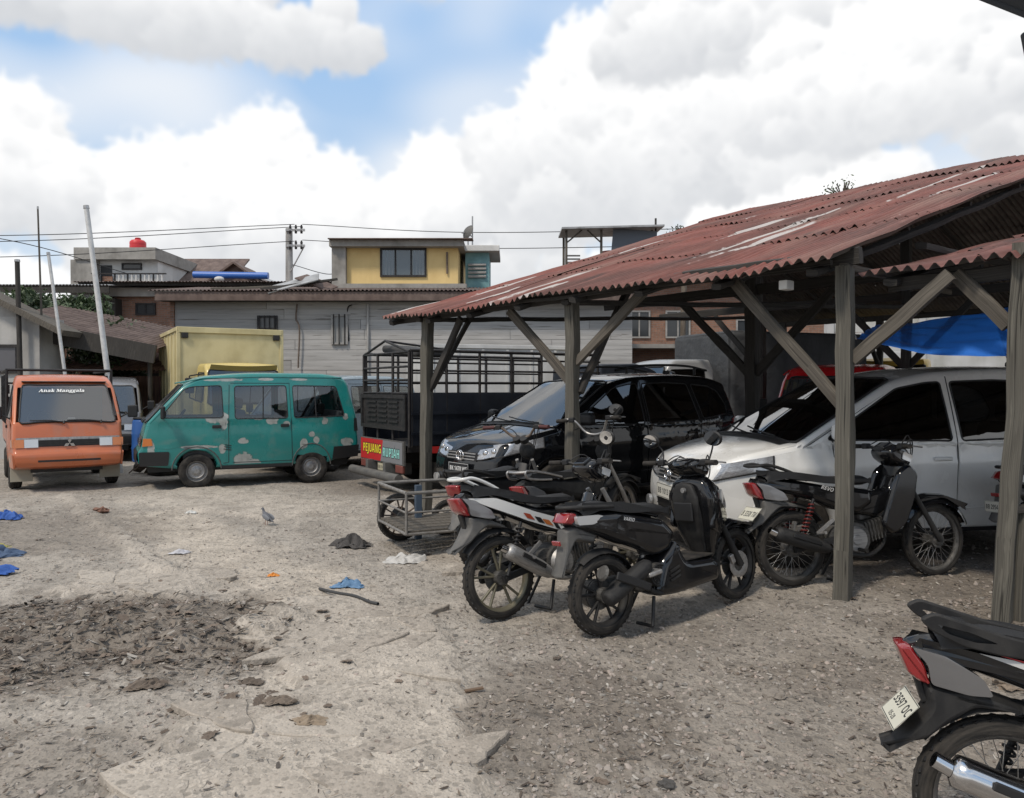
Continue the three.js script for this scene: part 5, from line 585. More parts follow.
{ // black stake truck, tail towards the yard
  const d = [.85, -.53], n = [-.53, -.85], rc = [-1.53 + n[0] * .93, -11.8 + n[1] * .93], t = thing('stake_truck', 'black stake truck with a painted tailboard sign behind the shed post', 'truck', [rc[0], .02, rc[1]], heading(...d)); // origin under the tail, +x forward, camera side +z
  part(t, 'bed_floor', bx(.02, 3.6, .62, .72, -.88, .88), M.darkIron); const navy = mat(null, .5, .2, { map: mottled([.010, .013, .02], [.022, .027, .038], 4, 141, [1.5, 1.5], 256), roughnessMap: dirtRough });
  for (const s of [-1, 1]) { part(t, 'side_panel', bx(.05, 3.6, .72, 1.50, s * .9 - .02, s * .9 + .02), navy); for (const y of [.9, 1.2]) part(t, 'side_rib', bx(.05, 3.6, y - .02, y + .02, s * .93 - .012, s * .93 + .012), navy); for (let k = 0; k < 7; k++) part(t, 'stake', cyl([.07 + k * .58, .7, s * .9], [.07 + k * .58, 2.14, s * .9], .022), M.darkIron); for (const y of [1.66, 1.84, 2.02, 2.14]) part(t, 'rail', cyl([.05, y, s * .9], [3.6, y, s * .9], y > 2.1 ? .025 : .016), M.darkIron); }
  for (const z of [-.9, -.3, .3, .9]) part(t, 'tail_stake', cyl([.03, .7, z], [.03, 2.12, z], .022), M.darkIron); for (const y of [1.5, 1.7, 1.9, 2.12]) part(t, 'tail_rail', cyl([.03, y, -.9], [.03, y, .9], .018), M.darkIron); part(t, 'gable_rail', [cyl([.03, 2.12, -.9], [.03, 2.32, 0], .02), cyl([.03, 2.32, 0], [.03, 2.12, .9], .02), cyl([.03, 2.32, 0], [1.2, 2.2, 0], .018)], M.darkIron); part(t, 'rolled_canvas', box(.5, .12, 1.1, .4, 2.16, .2, .1, .1, 0, .05), M.dark);
  part(t, 'tailgate', bx(-.01, .015, .98, 1.46, -.86, .86, .008), M.darkIron); part(t, 'tailgate_frame', [bx(-.035, -.008, 1.42, 1.48, -.88, .88), bx(-.035, -.008, .94, 1.0, -.88, .88), bx(-.035, -.008, 1.0, 1.42, -.88, -.82), bx(-.035, -.008, 1.0, 1.42, .82, .88)], M.darkIron); for (let r = 0; r < 5; r++) part(t, 'tailgate_slat', [-.42, 0, .42].map(z => bx(-.032, -.01, 1.05 + r * .075, 1.075 + r * .075, z - .18, z + .18)), M.plastic);
  const st = textTex(512, 160, (c, W, H) => { c.fillStyle = '#77787c'; c.fillRect(0, 0, W, H); c.fillStyle = '#b02022'; c.beginPath(); c.moveTo(0, 0); c.lineTo(W * .56, 0); c.lineTo(W * .5, H); c.lineTo(0, H); c.fill(); const wr = (s, x, y, w, fg, sh) => { c.font = 'bold 92px sans-serif'; c.textBaseline = 'middle'; c.lineWidth = 12; c.strokeStyle = sh; c.strokeText(s, x, y, w); c.fillStyle = fg; c.fillText(s, x, y, w); }; wr('PEJUANG', 28, H * .45, 236, '#e0cf2a', '#31251a'); wr('RUPIAH', 282, H * .55, 200, '#8fd0c8', '#26363a'); }); const sg = part(t, 'tailboard_sign', card(1.66, .33), mat([.95, .95, .95], .6, 0, { map: st })); sg.position.set(-.052, .60, 0); sg.rotation.y = -Math.PI / 2; part(t, 'sign_board', bx(-.046, -.012, .42, .78, -.86, .86), M.greyPlastic);
  part(t, 'rear_bumper', [cyl([-.16, .24, -.95], [-.16, .24, .95], .07, .07, 14), bx(-.14, .3, .24, .44, -.4, -.3), bx(-.14, .3, .24, .44, .3, .4)], M.greyPlastic); for (const s of [-1, 1]) part(t, 'tail_lamp', box(.05, .12, .26, -.03, .36, s * .7, 0, 0, 0, .015), mat([.16, .05, .04], .5)); plate(t, 'BB 8147 LA', -.065, .35, .1, -Math.PI / 2, .36, .12, '#333', '#b9b39b'); part(t, 'red_reflector_board', bx(.3, 1.0, .60, .7, .925, .94), mat([.4, .02, .02], .5));
  part(t, 'chassis', [bx(0, 5.2, .42, .58, -.42, -.32), bx(0, 5.2, .42, .58, .32, .42)], M.black); const wg = wheelGeo(.36, .22, .2, 'steel'); for (const x of [.95, 4.5]) for (const s of [-1, 1]) addWheel(t, wg, x, .36, s * .76, M.rustSteel); part(t, 'axle', [cyl([.95, .36, -.7], [.95, .36, .7], .06), cyl([4.5, .36, -.7], [4.5, .36, .7], .05)], M.black); part(t, 'mud_flap', [box(.02, .3, .3, .5, .3, .72), box(.02, .3, .3, .5, .3, -.72)], M.rubber);
  part(t, 'cab', hull(fil([[3.7, .5, .02], [5.3, .45, .05], [5.35, 1.1, .05], [5.05, 1.9, .12], [4.6, 2.02, .1], [3.75, 2.0, .08]], .05), { w: .84, f: (x, y) => y > 1.2 ? 1 - .12 * (y - 1.2) / .8 : 1, r: .06, slices: 4 }), navy); part(t, 'cab_window', flank(fil([[3.95, 1.2], [4.95, 1.2], [4.75, 1.8], [3.95, 1.82]], .05), 1, (x, y) => .84 * (1 - .12 * (y - 1.2) / .8), .006), M.tint);
}
// ---------- motorcycles: rear axle over the origin, +x forward, right-hand side +z ----------
function bikeWheel(t, x, Rr, w, style, rimM, turnZ = 0) {
  const g = new THREE.Group(); g.name = 'wheel'; g.position.set(x, Rr, 0); g.rotation.y = turnZ; t.add(g); const rr = Rr - w * .72, prof = []; for (let i = 0; i <= 16; i++) { const a = -1.95 + 3.9 * i / 16; prof.push([Rr - w * .5 + Math.cos(a) * w * .5, Math.sin(a) * w * .5]); }
  const tg = [lathe(prof, 56).rotateX(Math.PI / 2)]; part(g, 'tyre', tg, M.rubber); const tread = []; for (let k = 0; k < 40; k++) for (const s of [-1, 1]) { const a = k / 40 * 6.283 + s * .04, q = .55 * s; tread.push(box(.004, .016, .022, 0, 0, 0, 0, 0, 0).rotateX(.7 * s).applyMatrix4(new THREE.Matrix4().makeTranslation(Rr - w * .5 + Math.cos(q) * w * .5 - .0018, 0, Math.sin(q) * w * .5)).applyMatrix4(new THREE.Matrix4().makeRotationZ(a))); } part(g, 'tread', tread, M.black);
  part(g, 'rim', lathe([[rr, -w * .32], [rr + .014, -w * .34], [rr + .016, -w * .25], [rr - .012, -w * .1], [rr - .012, w * .1], [rr + .016, w * .25], [rr + .014, w * .34], [rr, w * .32], [rr - .018, w * .12], [rr - .018, -w * .12], [rr, -w * .32]], 48).rotateX(Math.PI / 2), rimM);
  if (style === 'wire') { const sp = []; for (let k = 0; k < 36; k++) { const a = k / 36 * 6.283, b = a + (k % 2 ? .55 : -.55), z = k % 4 < 2 ? .03 : -.03; sp.push(cyl([Math.cos(b) * .045, Math.sin(b) * .045, z], [Math.cos(a) * (rr - .012), Math.sin(a) * (rr - .012), z * .2], .0016, .0016, 4)); } part(g, 'spokes', sp, M.steel); part(g, 'hub', [cyl([0, 0, -.05], [0, 0, .05], .06, .06, 20), cyl([0, 0, .05], [0, 0, .065], .045, .03, 16)], M.engine); }
  else { const sp = []; for (let k = 0; k < 5; k++) { const a = k * 1.2566 + .3; for (const q of [-.2, .2]) sp.push(along(box(.016, rr - .04, .022, 0, 0, 0, 0, 0, 0, .005), [Math.cos(a) * .035, Math.sin(a) * .035, 0], [Math.cos(a + q) * (rr - .008), Math.sin(a + q) * (rr - .008), 0])); } part(g, 'spokes', sp, rimM); part(g, 'hub', [cyl([0, 0, -.05], [0, 0, .05], .05, .05, 18), cyl([0, 0, -.03], [0, 0, -.02], .10, .10, 24)], M.engine); }
  return g;
}
const springGeo = (a, b, r, n = 8) => { const A = V(...a), B = V(...b), d = B.clone().sub(A), x = V(0, 0, 1), y = d.clone().normalize().cross(x).normalize(), p = []; for (let i = 0; i <= n * 8; i++) { const q = i / (n * 8), an = q * n * 6.283; p.push(A.clone().addScaledVector(d, q).addScaledVector(x, Math.cos(an) * r).addScaledVector(y, Math.sin(an) * r)); } return new THREE.TubeGeometry(new THREE.CatmullRomCurve3(p), n * 12, .006, 5); };
function fender(cx, cy, r, a0, a1, hw, n = 18, drop = .03) { const pos = [], uv = [], P = (i, j) => { const a = a0 + (a1 - a0) * i / n, s = j / 6 * 2 - 1, taper = 1 - .25 * Math.pow(Math.abs(2 * i / n - 1), 3), rr = r - drop * s * s; return [cx + Math.cos(a) * rr, cy + Math.sin(a) * rr, s * hw * taper]; }; for (let i = 0; i < n; i++) for (let j = 0; j < 6; j++) for (const q of [P(i, j), P(i + 1, j), P(i + 1, j + 1), P(i, j), P(i + 1, j + 1), P(i, j + 1)]) { pos.push(...q); uv.push(q[0], q[1]); } return soup(pos, uv, 1); }
function mirrors(t, x, y, zs, m = M.black, lift = .16) { for (const s of zs) { const g = part(t, 'mirror', [new THREE.SphereGeometry(.074, 16, 12).scale(.3, .72, 1).rotateZ(.15).translate(x - .02, y + lift, s * .30)], m); part(g, 'stem', tube([[x, y, s * .22], [x + .02, y + lift * .5, s * .24], [x - .01, y + lift - .01, s * .285]], .006), m); part(g, 'mirror_glass', new THREE.CircleGeometry(.068, 20).scale(1, .72, 1).rotateY(-Math.PI / 2).rotateZ(.15).translate(x - .041, y + lift, s * .30), M.mirror); } }
function handlebar(t, x, y, hw = .33, m = M.black, rise = .03, gripM = M.rubber) { const hb = part(t, 'handlebar', tube([[x - .06, y + rise, -hw], [x - .02, y + rise, -hw * .6], [x + .03, y - .02, -.08], [x + .03, y - .02, .08], [x - .02, y + rise, hw * .6], [x - .06, y + rise, hw]], .0125, 30, 8), m); for (const s of [-1, 1]) { part(hb, 'grip', [cyl([x - .035, y + rise, s * hw * .74], [x - .065, y + rise, s * (hw + .02)], .018, .019, 12)], gripM); part(hb, 'switch_box', box(.05, .045, .06, x - .02, y + rise, s * hw * .62, 0, 0, 0, .01), M.black); part(hb, 'lever', tube([[x, y + rise, s * hw * .62], [x + .05, y + rise - .005, s * hw * .8], [x + .045, y + rise - .01, s * hw * 1.02]], .006), M.alu); } return hb; }
function logoCard(t, name, txt, w, h, x, y, z, rz, col, font = 'italic bold') { const o = lettering(t, name, txt, w, h, [.5, .5, .5], font + ' #px sans-serif'); o.position.set(x, y, z); o.rotation.z = rz; return o; }
function bikeRoot(name, label, rx, rz, dir, lean, group) { const l = Math.hypot(...dir), d = [dir[0] / l, dir[1] / l]; const t = thing(name, label, 'motorcycle', [rx, groundTop(rx, rz) * .5 + gy(rx, rz) * .5 + .004, rz], 0, group); t.rotation.order = 'YXZ'; const f = [rx + d[0] * 1.25, rz + d[1] * 1.25], pitch = Math.atan2(gy(...f) - gy(rx, rz), 1.25); t.rotation.set(lean, heading(...d), pitch); return t; }
const pl = (c, w, r, m, o = {}) => hull(fil(c, o.fr ?? .04), { w, r, slices: 4, ns: 4, max: .08, f: o.f ?? (() => 1), crown: o.crown ?? .01, crease: .9, holes: o.holes ?? [] });
function makeScooter(name, label, rx, rz, dir, lean, o = {}) {
  const t = bikeRoot(name, label, rx, rz, dir, lean, o.group), Rr = .262, wb = 1.26, bm = o.paint ?? M.blackGloss;
  bikeWheel(t, 0, Rr, .095, 'alloy', M.plastic); bikeWheel(t, wb, Rr, .08, 'alloy', M.plastic, o.steer ?? .12);
  part(t, 'tail_cowl', pl([[-.27, .765], [-.20, .825], [.12, .80], [.50, .70], [.60, .60], [.54, .47], [.40, .45], [.14, .56], [-.12, .68], [-.25, .73]], .135, .05, bm, { f: (x, y) => .55 + .45 * sm(-.3, .15, x) }), bm);
  const seat = part(t, 'seat', pl([[-.20, .835], [-.02, .875], [.20, .825], [.46, .805], [.58, .77], [.62, .72], [.45, .705], [.12, .80], [-.15, .82]], .125, .045, M.vinyl, { f: (x, y) => .72 + .28 * sm(-.2, .1, x) - .25 * sm(.35, .62, x) }), M.vinyl); for (const s of [-1, 1]) part(seat, 'piping', tube([[-.16, .828, s * .09], [.12, .80, s * .122], [.45, .72, s * .10]], .004), M.plastic);
  part(t, 'grab_rail', tube([[.06, .83, -.12], [-.16, .85, -.10], [-.26, .855, -.05], [-.28, .855, 0], [-.26, .855, .05], [-.16, .85, .10], [.06, .83, .12]], .013, 40, 8), M.plastic);
  const tl = part(t, 'tail_light', pl([[-.305, .765], [-.26, .825], [-.20, .82], [-.19, .78], [-.24, .745]], .072, .01, M.red, { fr: .012, crown: .004 }), M.red); for (const s of [-1, 1]) part(tl, 'turn_lamp', flank(fil([[-.22, .745], [-.23, .80], [-.05, .79], [.02, .765], [-.1, .735]], .015), s, () => .10, .006, .03), M.lens);
  part(t, 'rear_fender', pl([[-.20, .74], [-.02, .66], [-.06, .60], [-.20, .64], [-.26, .55], [-.33, .42], [-.355, .43], [-.30, .60], [-.285, .72]], .055, .015, M.greyPlastic, { fr: .02 }), M.greyPlastic); part(t, 'reflector', box(.015, .03, .08, -.325, .64, 0, 0, 0, .2, .005), M.red); if (o.plate) plate(t, o.plate, -.335, .545, 0, -Math.PI / 2, .2, .09, '#2a2a2a', '#cfcdc2');
  part(t, 'engine', [bx(.02, .46, .235, .345, -.13, -.03, .03), box(.22, .16, .14, .36, .32, .0, 0, 0, .2, .04), cyl([.40, .335, .02], [.40, .335, .125], .082, .078, 26), cyl([0, .262, -.12], [0, .262, -.04], .09, .10, 20)], M.engine); const fan = part(t, 'fan_cover', [new THREE.TorusGeometry(.07, .008, 8, 28).translate(.40, .335, .127), ...[.02, .04, .055].map(q => new THREE.TorusGeometry(q, .004, 6, 22).translate(.40, .335, .128)), ...[0, 1, 2, 3, 4, 5].map(k => box(.13, .005, .005, .40, .335, .129, 0, 0, k * .524))], M.plastic);
  const ex = part(t, 'exhaust', [lathe([[0, -.21], [.035, -.21], [.05, -.2], [.055, -.16], [.055, .13], [.045, .19], [.02, .22], [0, .22]], 24).rotateZ(-1.57 + .42).translate(.10, .345, .155).applyMatrix4(new THREE.Matrix4()), tube([[.28, .265, .15], [.36, .225, .13], [.46, .215, .10], [.50, .26, .05]], .018, 24, 8)], M.plastic); part(ex, 'heat_shield', box(.30, .055, .02, .10, .352, .212, 0, 0, -.42, .01), M.black); part(ex, 'end_cap', cyl([-.098, .433, .155], [-.112, .44, .155], .052, .04, 20), M.engine);
  part(t, 'shock', [springGeo([-.01, .30, -.10], [.05, .60, -.10], .024), cyl([-.01, .28, -.10], [.05, .62, -.10], .01)], M.black); part(t, 'inner_fender', fender(0, Rr, .30, .2, 2.2, .06), M.plastic);
  part(t, 'floor_cowl', pl([[.34, .22], [.42, .42], [.58, .56], [.66, .40], [.92, .385], [.99, .33], [.96, .20], [.55, .175], [.42, .18]], .155, .05, bm, { f: (x, y) => .85 + .15 * sm(.3, .55, x) }), bm); part(t, 'floor_mat', bx(.64, .92, .388, .402, -.14, .14, .005), M.rubber); part(t, 'side_skirt_vent', [0, 1, 2].map(k => box(.09, .012, .01, .52, .30 + k * .03, .158, 0, 0, .3)), M.plastic);
  const shieldW = (x, y) => .205 * (1 - .62 * sm(.90, 1.18, x)) * (.52 + .48 * sm(.34, .68, y)) * (1 - .42 * sm(.80, .96, y)); part(t, 'leg_shield', pl([[.93, .34], [.88, .52], [.845, .76], [.855, .93], [.95, .955], [1.07, .87], [1.16, .72], [1.12, .60], [1.05, .52], [1.01, .36]], 1, .035, bm, { f: shieldW }), bm); const ip = part(t, 'inner_panel', pl([[.90, .38], [.835, .60], [.80, .76], [.805, .90], [.86, .90], [.87, .60], [.94, .40]], 1, .025, M.plastic, { f: (x, y) => .12 * (.6 + .4 * sm(.38, .7, y)) * (1 - .4 * sm(.78, .92, y)) }), M.plastic); part(ip, 'glovebox_lid', bx(.795, .815, .63, .76, -.085, .085, .008), M.black); part(ip, 'ignition', cyl([.79, .85, .04], [.77, .85, .04], .018), M.alu);
  for (const s of [-1, 1]) part(t, 'front_turn_lamp', flank(fil([[1.0, .74], [1.11, .67], [1.12, .73], [1.04, .84]], .015), s, shieldW, .018, .03), M.lens);
  for (const s of [-1, 1]) part(t, 'side_wing', flank(fil([[.86, .58], [.93, .78], [1.08, .74], [1.14, .62], [1.0, .52]], .03), s, shieldW, .014, .03), bm);
  part(t, 'front_fender', [fender(wb, Rr, .295, .5, 2.35, .06), pl([[wb - .24, .50], [wb - .02, .60], [wb + .16, .555], [wb + .30, .47], [wb + .10, .53]], .06, .02, bm, { fr: .03 })], bm); part(t, 'fork', [cyl([1.03, .70, -.075], [wb, Rr, -.075], .02, .024), cyl([1.03, .70, .075], [wb, Rr, .075], .02, .024), cyl([wb, Rr, -.09], [wb, Rr, .09], .012)], M.plastic); part(t, 'brake_disc', [lathe([[.05, -.003], [.095, -.003], [.095, .003], [.05, .003], [.05, -.003]], 30).rotateX(Math.PI / 2).translate(wb, Rr, .055), box(.04, .07, .03, wb - .08, Rr + .05, .065, 0, 0, .4, .008)], M.steel);
  part(t, 'handlebar_cowl', pl([[.80, .99], [.79, 1.035], [.88, 1.075], [.99, 1.04], [1.035, .97], [.97, .915], [.87, .93]], .135, .04, bm, { f: (x, y) => 1 - .3 * sm(.9, 1.05, x) }), bm); part(t, 'speedometer', pl([[.775, 1.02], [.80, 1.05], [.86, 1.07], [.87, 1.05]], .085, .01, M.black, { fr: .005 }), M.blackGloss); part(t, 'headlight', wrap(sub([[1.04, .96], [.98, 1.045]], 3), () => .12, { k0: -.85, k1: .85, off: .012, crown: .02 }), M.lens);
  handlebar(t, .86, 1.02, .33, M.black, .02); mirrors(t, .87, 1.05, [-1, 1], M.black, .15);
  for (const [y, z] of [[1.03, -.2], [1.03, .2], [1.02, -.16]]) part(t, 'cable', tube([[.85, y, z], [.95, y + .05, z * .7], [1.03, y - .08, z * .35], [1.0, .85, z * .2]], .0045, 20, 5), M.black);
  part(t, 'side_stand', cyl([.42, .2, -.12], [.36, .03 - .02, -.2], .012), M.black); part(t, 'centre_stand', bars([[.36, .2, .1], [.30, .02, .13], [.30, .02, -.02]], .012), M.black); part(t, 'foot_peg', box(.12, .03, .08, .30, .37, .17, 0, 0, .1, .01), M.alu);
  if (o.text) logoCard(t, 'badge_lettering', o.text, .15, .038, .17, .735, .1385, -.25, '#b9bcc0');
  return t;
}
function makeUnderbone(name, label, rx, rz, dir, lean, o = {}) {
  const t = bikeRoot(name, label, rx, rz, dir, lean, o.group), Rr = .287, wb = 1.235, bm = o.paint ?? M.blackGloss, tr = o.tail ?? 0, up = x => tr * sm(.3, -.3, x), T = c => c.map(p => [p[0], p[1] + up(p[0]), ...(p.length > 2 ? [p[2]] : [])]);
  bikeWheel(t, 0, Rr, .085, o.wheel ?? 'wire', o.rimM ?? M.steel); bikeWheel(t, wb, Rr, .075, o.wheel ?? 'wire', o.rimM ?? M.steel, o.steer ?? .1);
  part(t, 'tail_cowl', pl(T([[-.33, .80], [-.24, .835], [.05, .80], [.35, .74], [.64, .72], [.66, .60], [.52, .52], [.30, .58], [.02, .68], [-.18, .735], [-.28, .76]]), .12, .045, bm, { f: (x, y) => .5 + .5 * sm(-.32, .15, x) }), bm);
  if (o.panel) { part(t, 'side_panel', [1, -1].map(s => flank(fil(T([[-.26, .79], [-.05, .80], [.25, .72], [.50, .64], [.60, .52], [.42, .58], [.18, .66], [-.1, .735]]), .03), s, x => .12 * (.5 + .5 * sm(-.32, .15, x)), .012, .02)), o.panel); }
  if (o.decal) for (const [x, y, q, c] of [[.20, .695, .05, [.30, .05, .02]], [.29, .66, .045, [.012, .012, .013]], [.36, .635, .05, [.40, .12, .03]], [.44, .60, .035, [.012, .012, .013]]]) part(t, 'side_decal', flank(fil([[x - q, y + .028], [x + q * .2, y + .012], [x + q, y - .035], [x - q * .3, y - .015]], .008), 1, xx => .12 * (.5 + .5 * sm(-.32, .15, xx)), .015), mat(c, .4));
  if (o.stripe) { part(t, 'stripe', flank(T([[-.10, .795], [.0, .785], [.35, .695], [.55, .63], [.55, .60], [.30, .68]]), 1, x => .12 * (.5 + .5 * sm(-.32, .15, x)), .004), mat([.5, .5, .5], .4)); part(t, 'red_stripe', flank(T([[-.06, .80], [.05, .775], [.15, .75], [.10, .775]]), 1, x => .12 * (.5 + .5 * sm(-.32, .15, x)), .007), mat([.35, .02, .025], .4)); }
  part(t, 'seat', pl(T([[-.24, .845], [-.05, .87], [.16, .835], [.36, .815], [.62, .815], [.70, .77], [.62, .735], [.30, .765], [.0, .815], [-.2, .83]]), .125, .04, M.vinyl, { f: (x, y) => .7 + .3 * sm(-.25, .1, x) - .3 * sm(.4, .7, x) }), M.vinyl);
  if (o.railPlate) for (const s of [-1, 1]) part(t, 'grab_rail', hull(fil([[-.285, .90], [-.24, .925], [-.03, .865], [.25, .81], [.25, .775], [-.05, .80], [-.15, .82], [-.25, .865]], .02), { w: .014, r: .006, slices: 2, holes: [fil([[-.235, .89], [-.13, .868], [-.05, .838], [-.12, .838], [-.20, .86]], .012)], max: .1 }).translate(0, 0, s * .115), M.plastic); else part(t, 'grab_rail', o.slimRail ? tube(T([[.10, .80], [-.08, .885], [-.22, .925], [-.29, .92]]).map(p => [p[0], p[1], -.10]).concat([[-.315, .915 + tr, 0]], T([[-.29, .92], [-.22, .925], [-.08, .885], [.10, .80]]).map(p => [p[0], p[1], .10])), .012, 60, 8) : [1, -1].map(s => tube(T([[.14, .80], [-.05, .86], [-.22, .905], [-.30, .91], [-.29, .865], [-.16, .825], [.0, .80]]).map(p => [p[0], p[1], s * (.10 + .03 * sm(-.3, .1, p[0]))]), .010, 40, 8)).concat([tube(T([[-.29, .905]]).flatMap(p => [[p[0] + .01, p[1], -.095], [p[0] - .015, p[1], 0], [p[0] + .01, p[1], .095]]), .013)]), o.railM ?? M.plastic);
  const tl = part(t, 'tail_light', pl(T([[-.345, .795], [-.30, .80], [-.255, .735], [-.235, .665], [-.275, .675], [-.31, .70]]), .07, .008, M.red, { fr: .015, crown: .004 }), M.red); for (const s of [-1, 1]) part(tl, 'turn_lamp', flank(fil(T([[-.30, .795], [-.20, .775], [-.09, .715], [-.06, .66], [-.13, .655], [-.24, .675], [-.25, .74]]), .015), s, x => .12 * (.5 + .5 * sm(-.32, .15, x)), .016, .03), M.greyLens);
  part(t, 'rear_fender', pl(T([[-.26, .67], [-.10, .665], [.05, .62], [.04, .59], [-.10, .60], [-.17, .55], [-.25, .475], [-.39, .425], [-.375, .445], [-.30, .52], [-.245, .60]]), .075, .014, M.plastic, { fr: .02, f: x => 1 - .45 * sm(-.2, -.38, x) }), o.fenderM ?? M.greyPlastic); if (o.plate) { const pt = plate(t, o.plate, -.325, .565 + tr * .8, 0, -Math.PI / 2, .235, .12, '#2c2c2c', '#d5d3c4', o.plate2 ?? '05·28'); pt.rotation.set(0, -Math.PI / 2, 0); pt.rotateX(-.75); } part(t, 'plate_bracket', box(.02, .10, .05, -.262, .645 + tr * .8, 0, 0, 0, .3, .005), M.black); part(t, 'inner_fender', fender(0, Rr, .345, .6, 2.5, .06), M.plastic);
  part(t, 'swingarm', [beam([.44, .37, -.085], [-.02, Rr, -.085], .05, .03, 0, .001), beam([.44, .37, .085], [-.02, Rr, .085], .05, .03, 0, .001), cyl([0, Rr, -.11], [0, Rr, .11], .012)], M.black); part(t, 'chain_case', pl([[-.1, .24], [-.1, .34], [.40, .40], [.44, .30], [.2, .25]], .012, .006, M.black).translate(0, 0, -.11), M.plastic);
  for (const s of [-1, 1]) { const sh = part(t, 'shock', [cyl([-.0, .31, s * .115], [.14, .66, s * .115], .012)], M.black); part(sh, 'spring', springGeo([.03, .38, s * .115], [.125, .62, s * .115], .022, 9), o.springM ?? M.darkIron); }
  const en = part(t, 'engine', [cyl([.47, .34, -.12], [.47, .34, .12], .125, .125, 26), cyl([.36, .36, -.11], [.36, .36, .09], .085, .085, 22), along(box(.13, .26, .14, 0, 0, 0, 0, 0, 0, .02), [.52, .37, 0], [.78, .43, 0]), ...[0, 1, 2, 3, 4, 5].map(k => box(.008, .16, .17, .60 + k * .028, .385 + k * .007, 0, 0, 0, .22))], M.engine); part(en, 'clutch_cover', [cyl([.47, .34, .12], [.47, .34, .145], .10, .085, 26), cyl([.47, .34, .145], [.47, .34, .152], .04, .035, 18)], M.alu); part(en, 'carburettor', box(.12, .09, .09, .62, .52, 0, 0, 0, .2, .02), M.engine);
  const ex0 = o.exUp ? [-.02, .49] : [-.20, .43], ex1 = o.exUp ? [.36, .265] : [.24, .285], ea = Math.atan2(ex1[1] - ex0[1], ex1[0] - ex0[0]), eL = Math.hypot(ex1[0] - ex0[0], ex1[1] - ex0[1]); const ex = part(t, 'exhaust', [lathe([[.03, 0], [.052, .012], [.055, .05], [.055, eL * .7], [.04, eL * .92], [.02, eL], [0, eL]], 26).rotateZ(ea - Math.PI / 2).translate(ex0[0], ex0[1], .15), tube([[ex1[0] - .01, ex1[1], .15], [.42, .235, .14], [.60, .22, .10], [.76, .29, .04], [.80, .38, 0]], .016, 30, 8)], o.exM ?? M.chrome); part(ex, 'end_pipe', cyl([ex0[0] - .05, ex0[1] + .025, .15], [ex0[0] + .02, ex0[1] - .01, .15], .026, .028, 18, true), M.chrome); part(ex, 'heat_shield', along(box(.03, eL * .5, .012, 0, 0, 0, 0, 0, 0, .005), [mixv(ex0[0], ex1[0], .25), mixv(ex0[1], ex1[1], .25) + .02, .208], [mixv(ex0[0], ex1[0], .75), mixv(ex0[1], ex1[1], .75) + .02, .204]), M.black);
  part(t, 'spine_cover', pl([[.50, .52], [.56, .66], [.68, .70], [.80, .70], [.86, .82], [.90, .76], [.84, .56], [.70, .48]], .075, .03, bm), bm);
  if (o.shield !== false) part(t, 'leg_shield', [1, -1].map(s => { const g = pl([[.68, .44], [.74, .60], [.84, .84], [.94, .90], [1.02, .82], [.98, .62], [.90, .44], [.78, .36]], .028, .012, bm); return g.translate(0, 0, s * .135); }).concat([pl([[.88, .72], [.90, .90], [.97, .90], [1.04, .80], [.98, .68]], .14, .04, bm)]), bm);
  part(t, 'front_fender', [fender(wb, Rr, .335, .35, 2.6, .06, 22, .05), pl([[wb - .30, .56], [wb - .08, .655], [wb + .10, .64], [wb + .30, .52], [wb + .08, .60]], .055, .02, bm, { fr: .03 })], bm); part(t, 'fork', [cyl([.93, .82, -.085], [wb, Rr, -.085], .017, .022), cyl([.93, .82, .085], [wb, Rr, .085], .017, .022), cyl([wb, Rr, -.1], [wb, Rr, .1], .012)], o.forkM ?? M.alu);
  if (o.cowl !== false) { part(t, 'headlight_cowl', pl([[.80, .93], [.78, 1.00], [.86, 1.055], [.97, 1.03], [1.05, .95], [1.0, .87], [.90, .86]], .125, .04, bm, { f: (x, y) => 1 - .35 * sm(.88, 1.06, x) }), bm); part(t, 'headlight', wrap(sub([[1.055, .93], [.985, 1.025]], 3), () => .115, { k0: -.8, k1: .8, off: .012, crown: .02 }), M.lens); part(t, 'speedometer', box(.09, .03, .13, .83, 1.03, 0, 0, 0, .5, .012), M.blackGloss); for (const s of [-1, 1]) part(t, 'front_turn_lamp', flank(fil([[.90, .93], [1.0, .90], [1.03, .95], [.92, .985]], .012), s, x => .125 * (1 - .35 * sm(.88, 1.06, x)), .008, .02), M.lens); } else { part(t, 'headlight', [new THREE.SphereGeometry(.085, 18, 12).scale(.7, 1, 1).translate(1.0, .90, 0)], M.plastic); part(t, 'speedometer', [cyl([.90, 1.0, .04], [.87, 1.04, .04], .04), cyl([.90, 1.0, -.04], [.87, 1.04, -.04], .04)], M.black); }
  handlebar(t, .86, 1.01 + (o.rise ?? 0), .34, o.barM ?? M.black, .02 + (o.rise ?? 0), o.gripM ?? M.rubber); if (o.mirrors) mirrors(t, .86, 1.03 + (o.rise ?? 0), o.mirrors, M.black, .17);
  for (const [z, e] of [[-.22, 0], [.22, 0], [.17, .03]]) part(t, 'cable', tube([[.86, 1.03 + (o.rise ?? 0), z], [.97, 1.08 + (o.rise ?? 0) * .6 + e, z * .7], [1.03, .96, z * .35], [.95, .78, z * .25], [.80, .55, z * .25]], .0045, 26, 5), M.black);
  part(t, 'side_stand', cyl([.45, .22, -.13], [.38, .01, -.22], .011), M.black); part(t, 'centre_stand', bars([[.40, .22, .1], [.33, .03, .13], [.33, .03, -.05]], .012), M.black); part(t, 'foot_peg', [cyl([.48, .27, .10], [.48, .27, .24], .014), cyl([.48, .27, -.10], [.48, .27, -.24], .014)], M.rubber); part(t, 'rear_peg', [cyl([.16, .40, .12], [.16, .42, .22], .012), beam([.16, .40, .11], [.30, .50, .11], .03, .012, 0, 0)], M.alu);
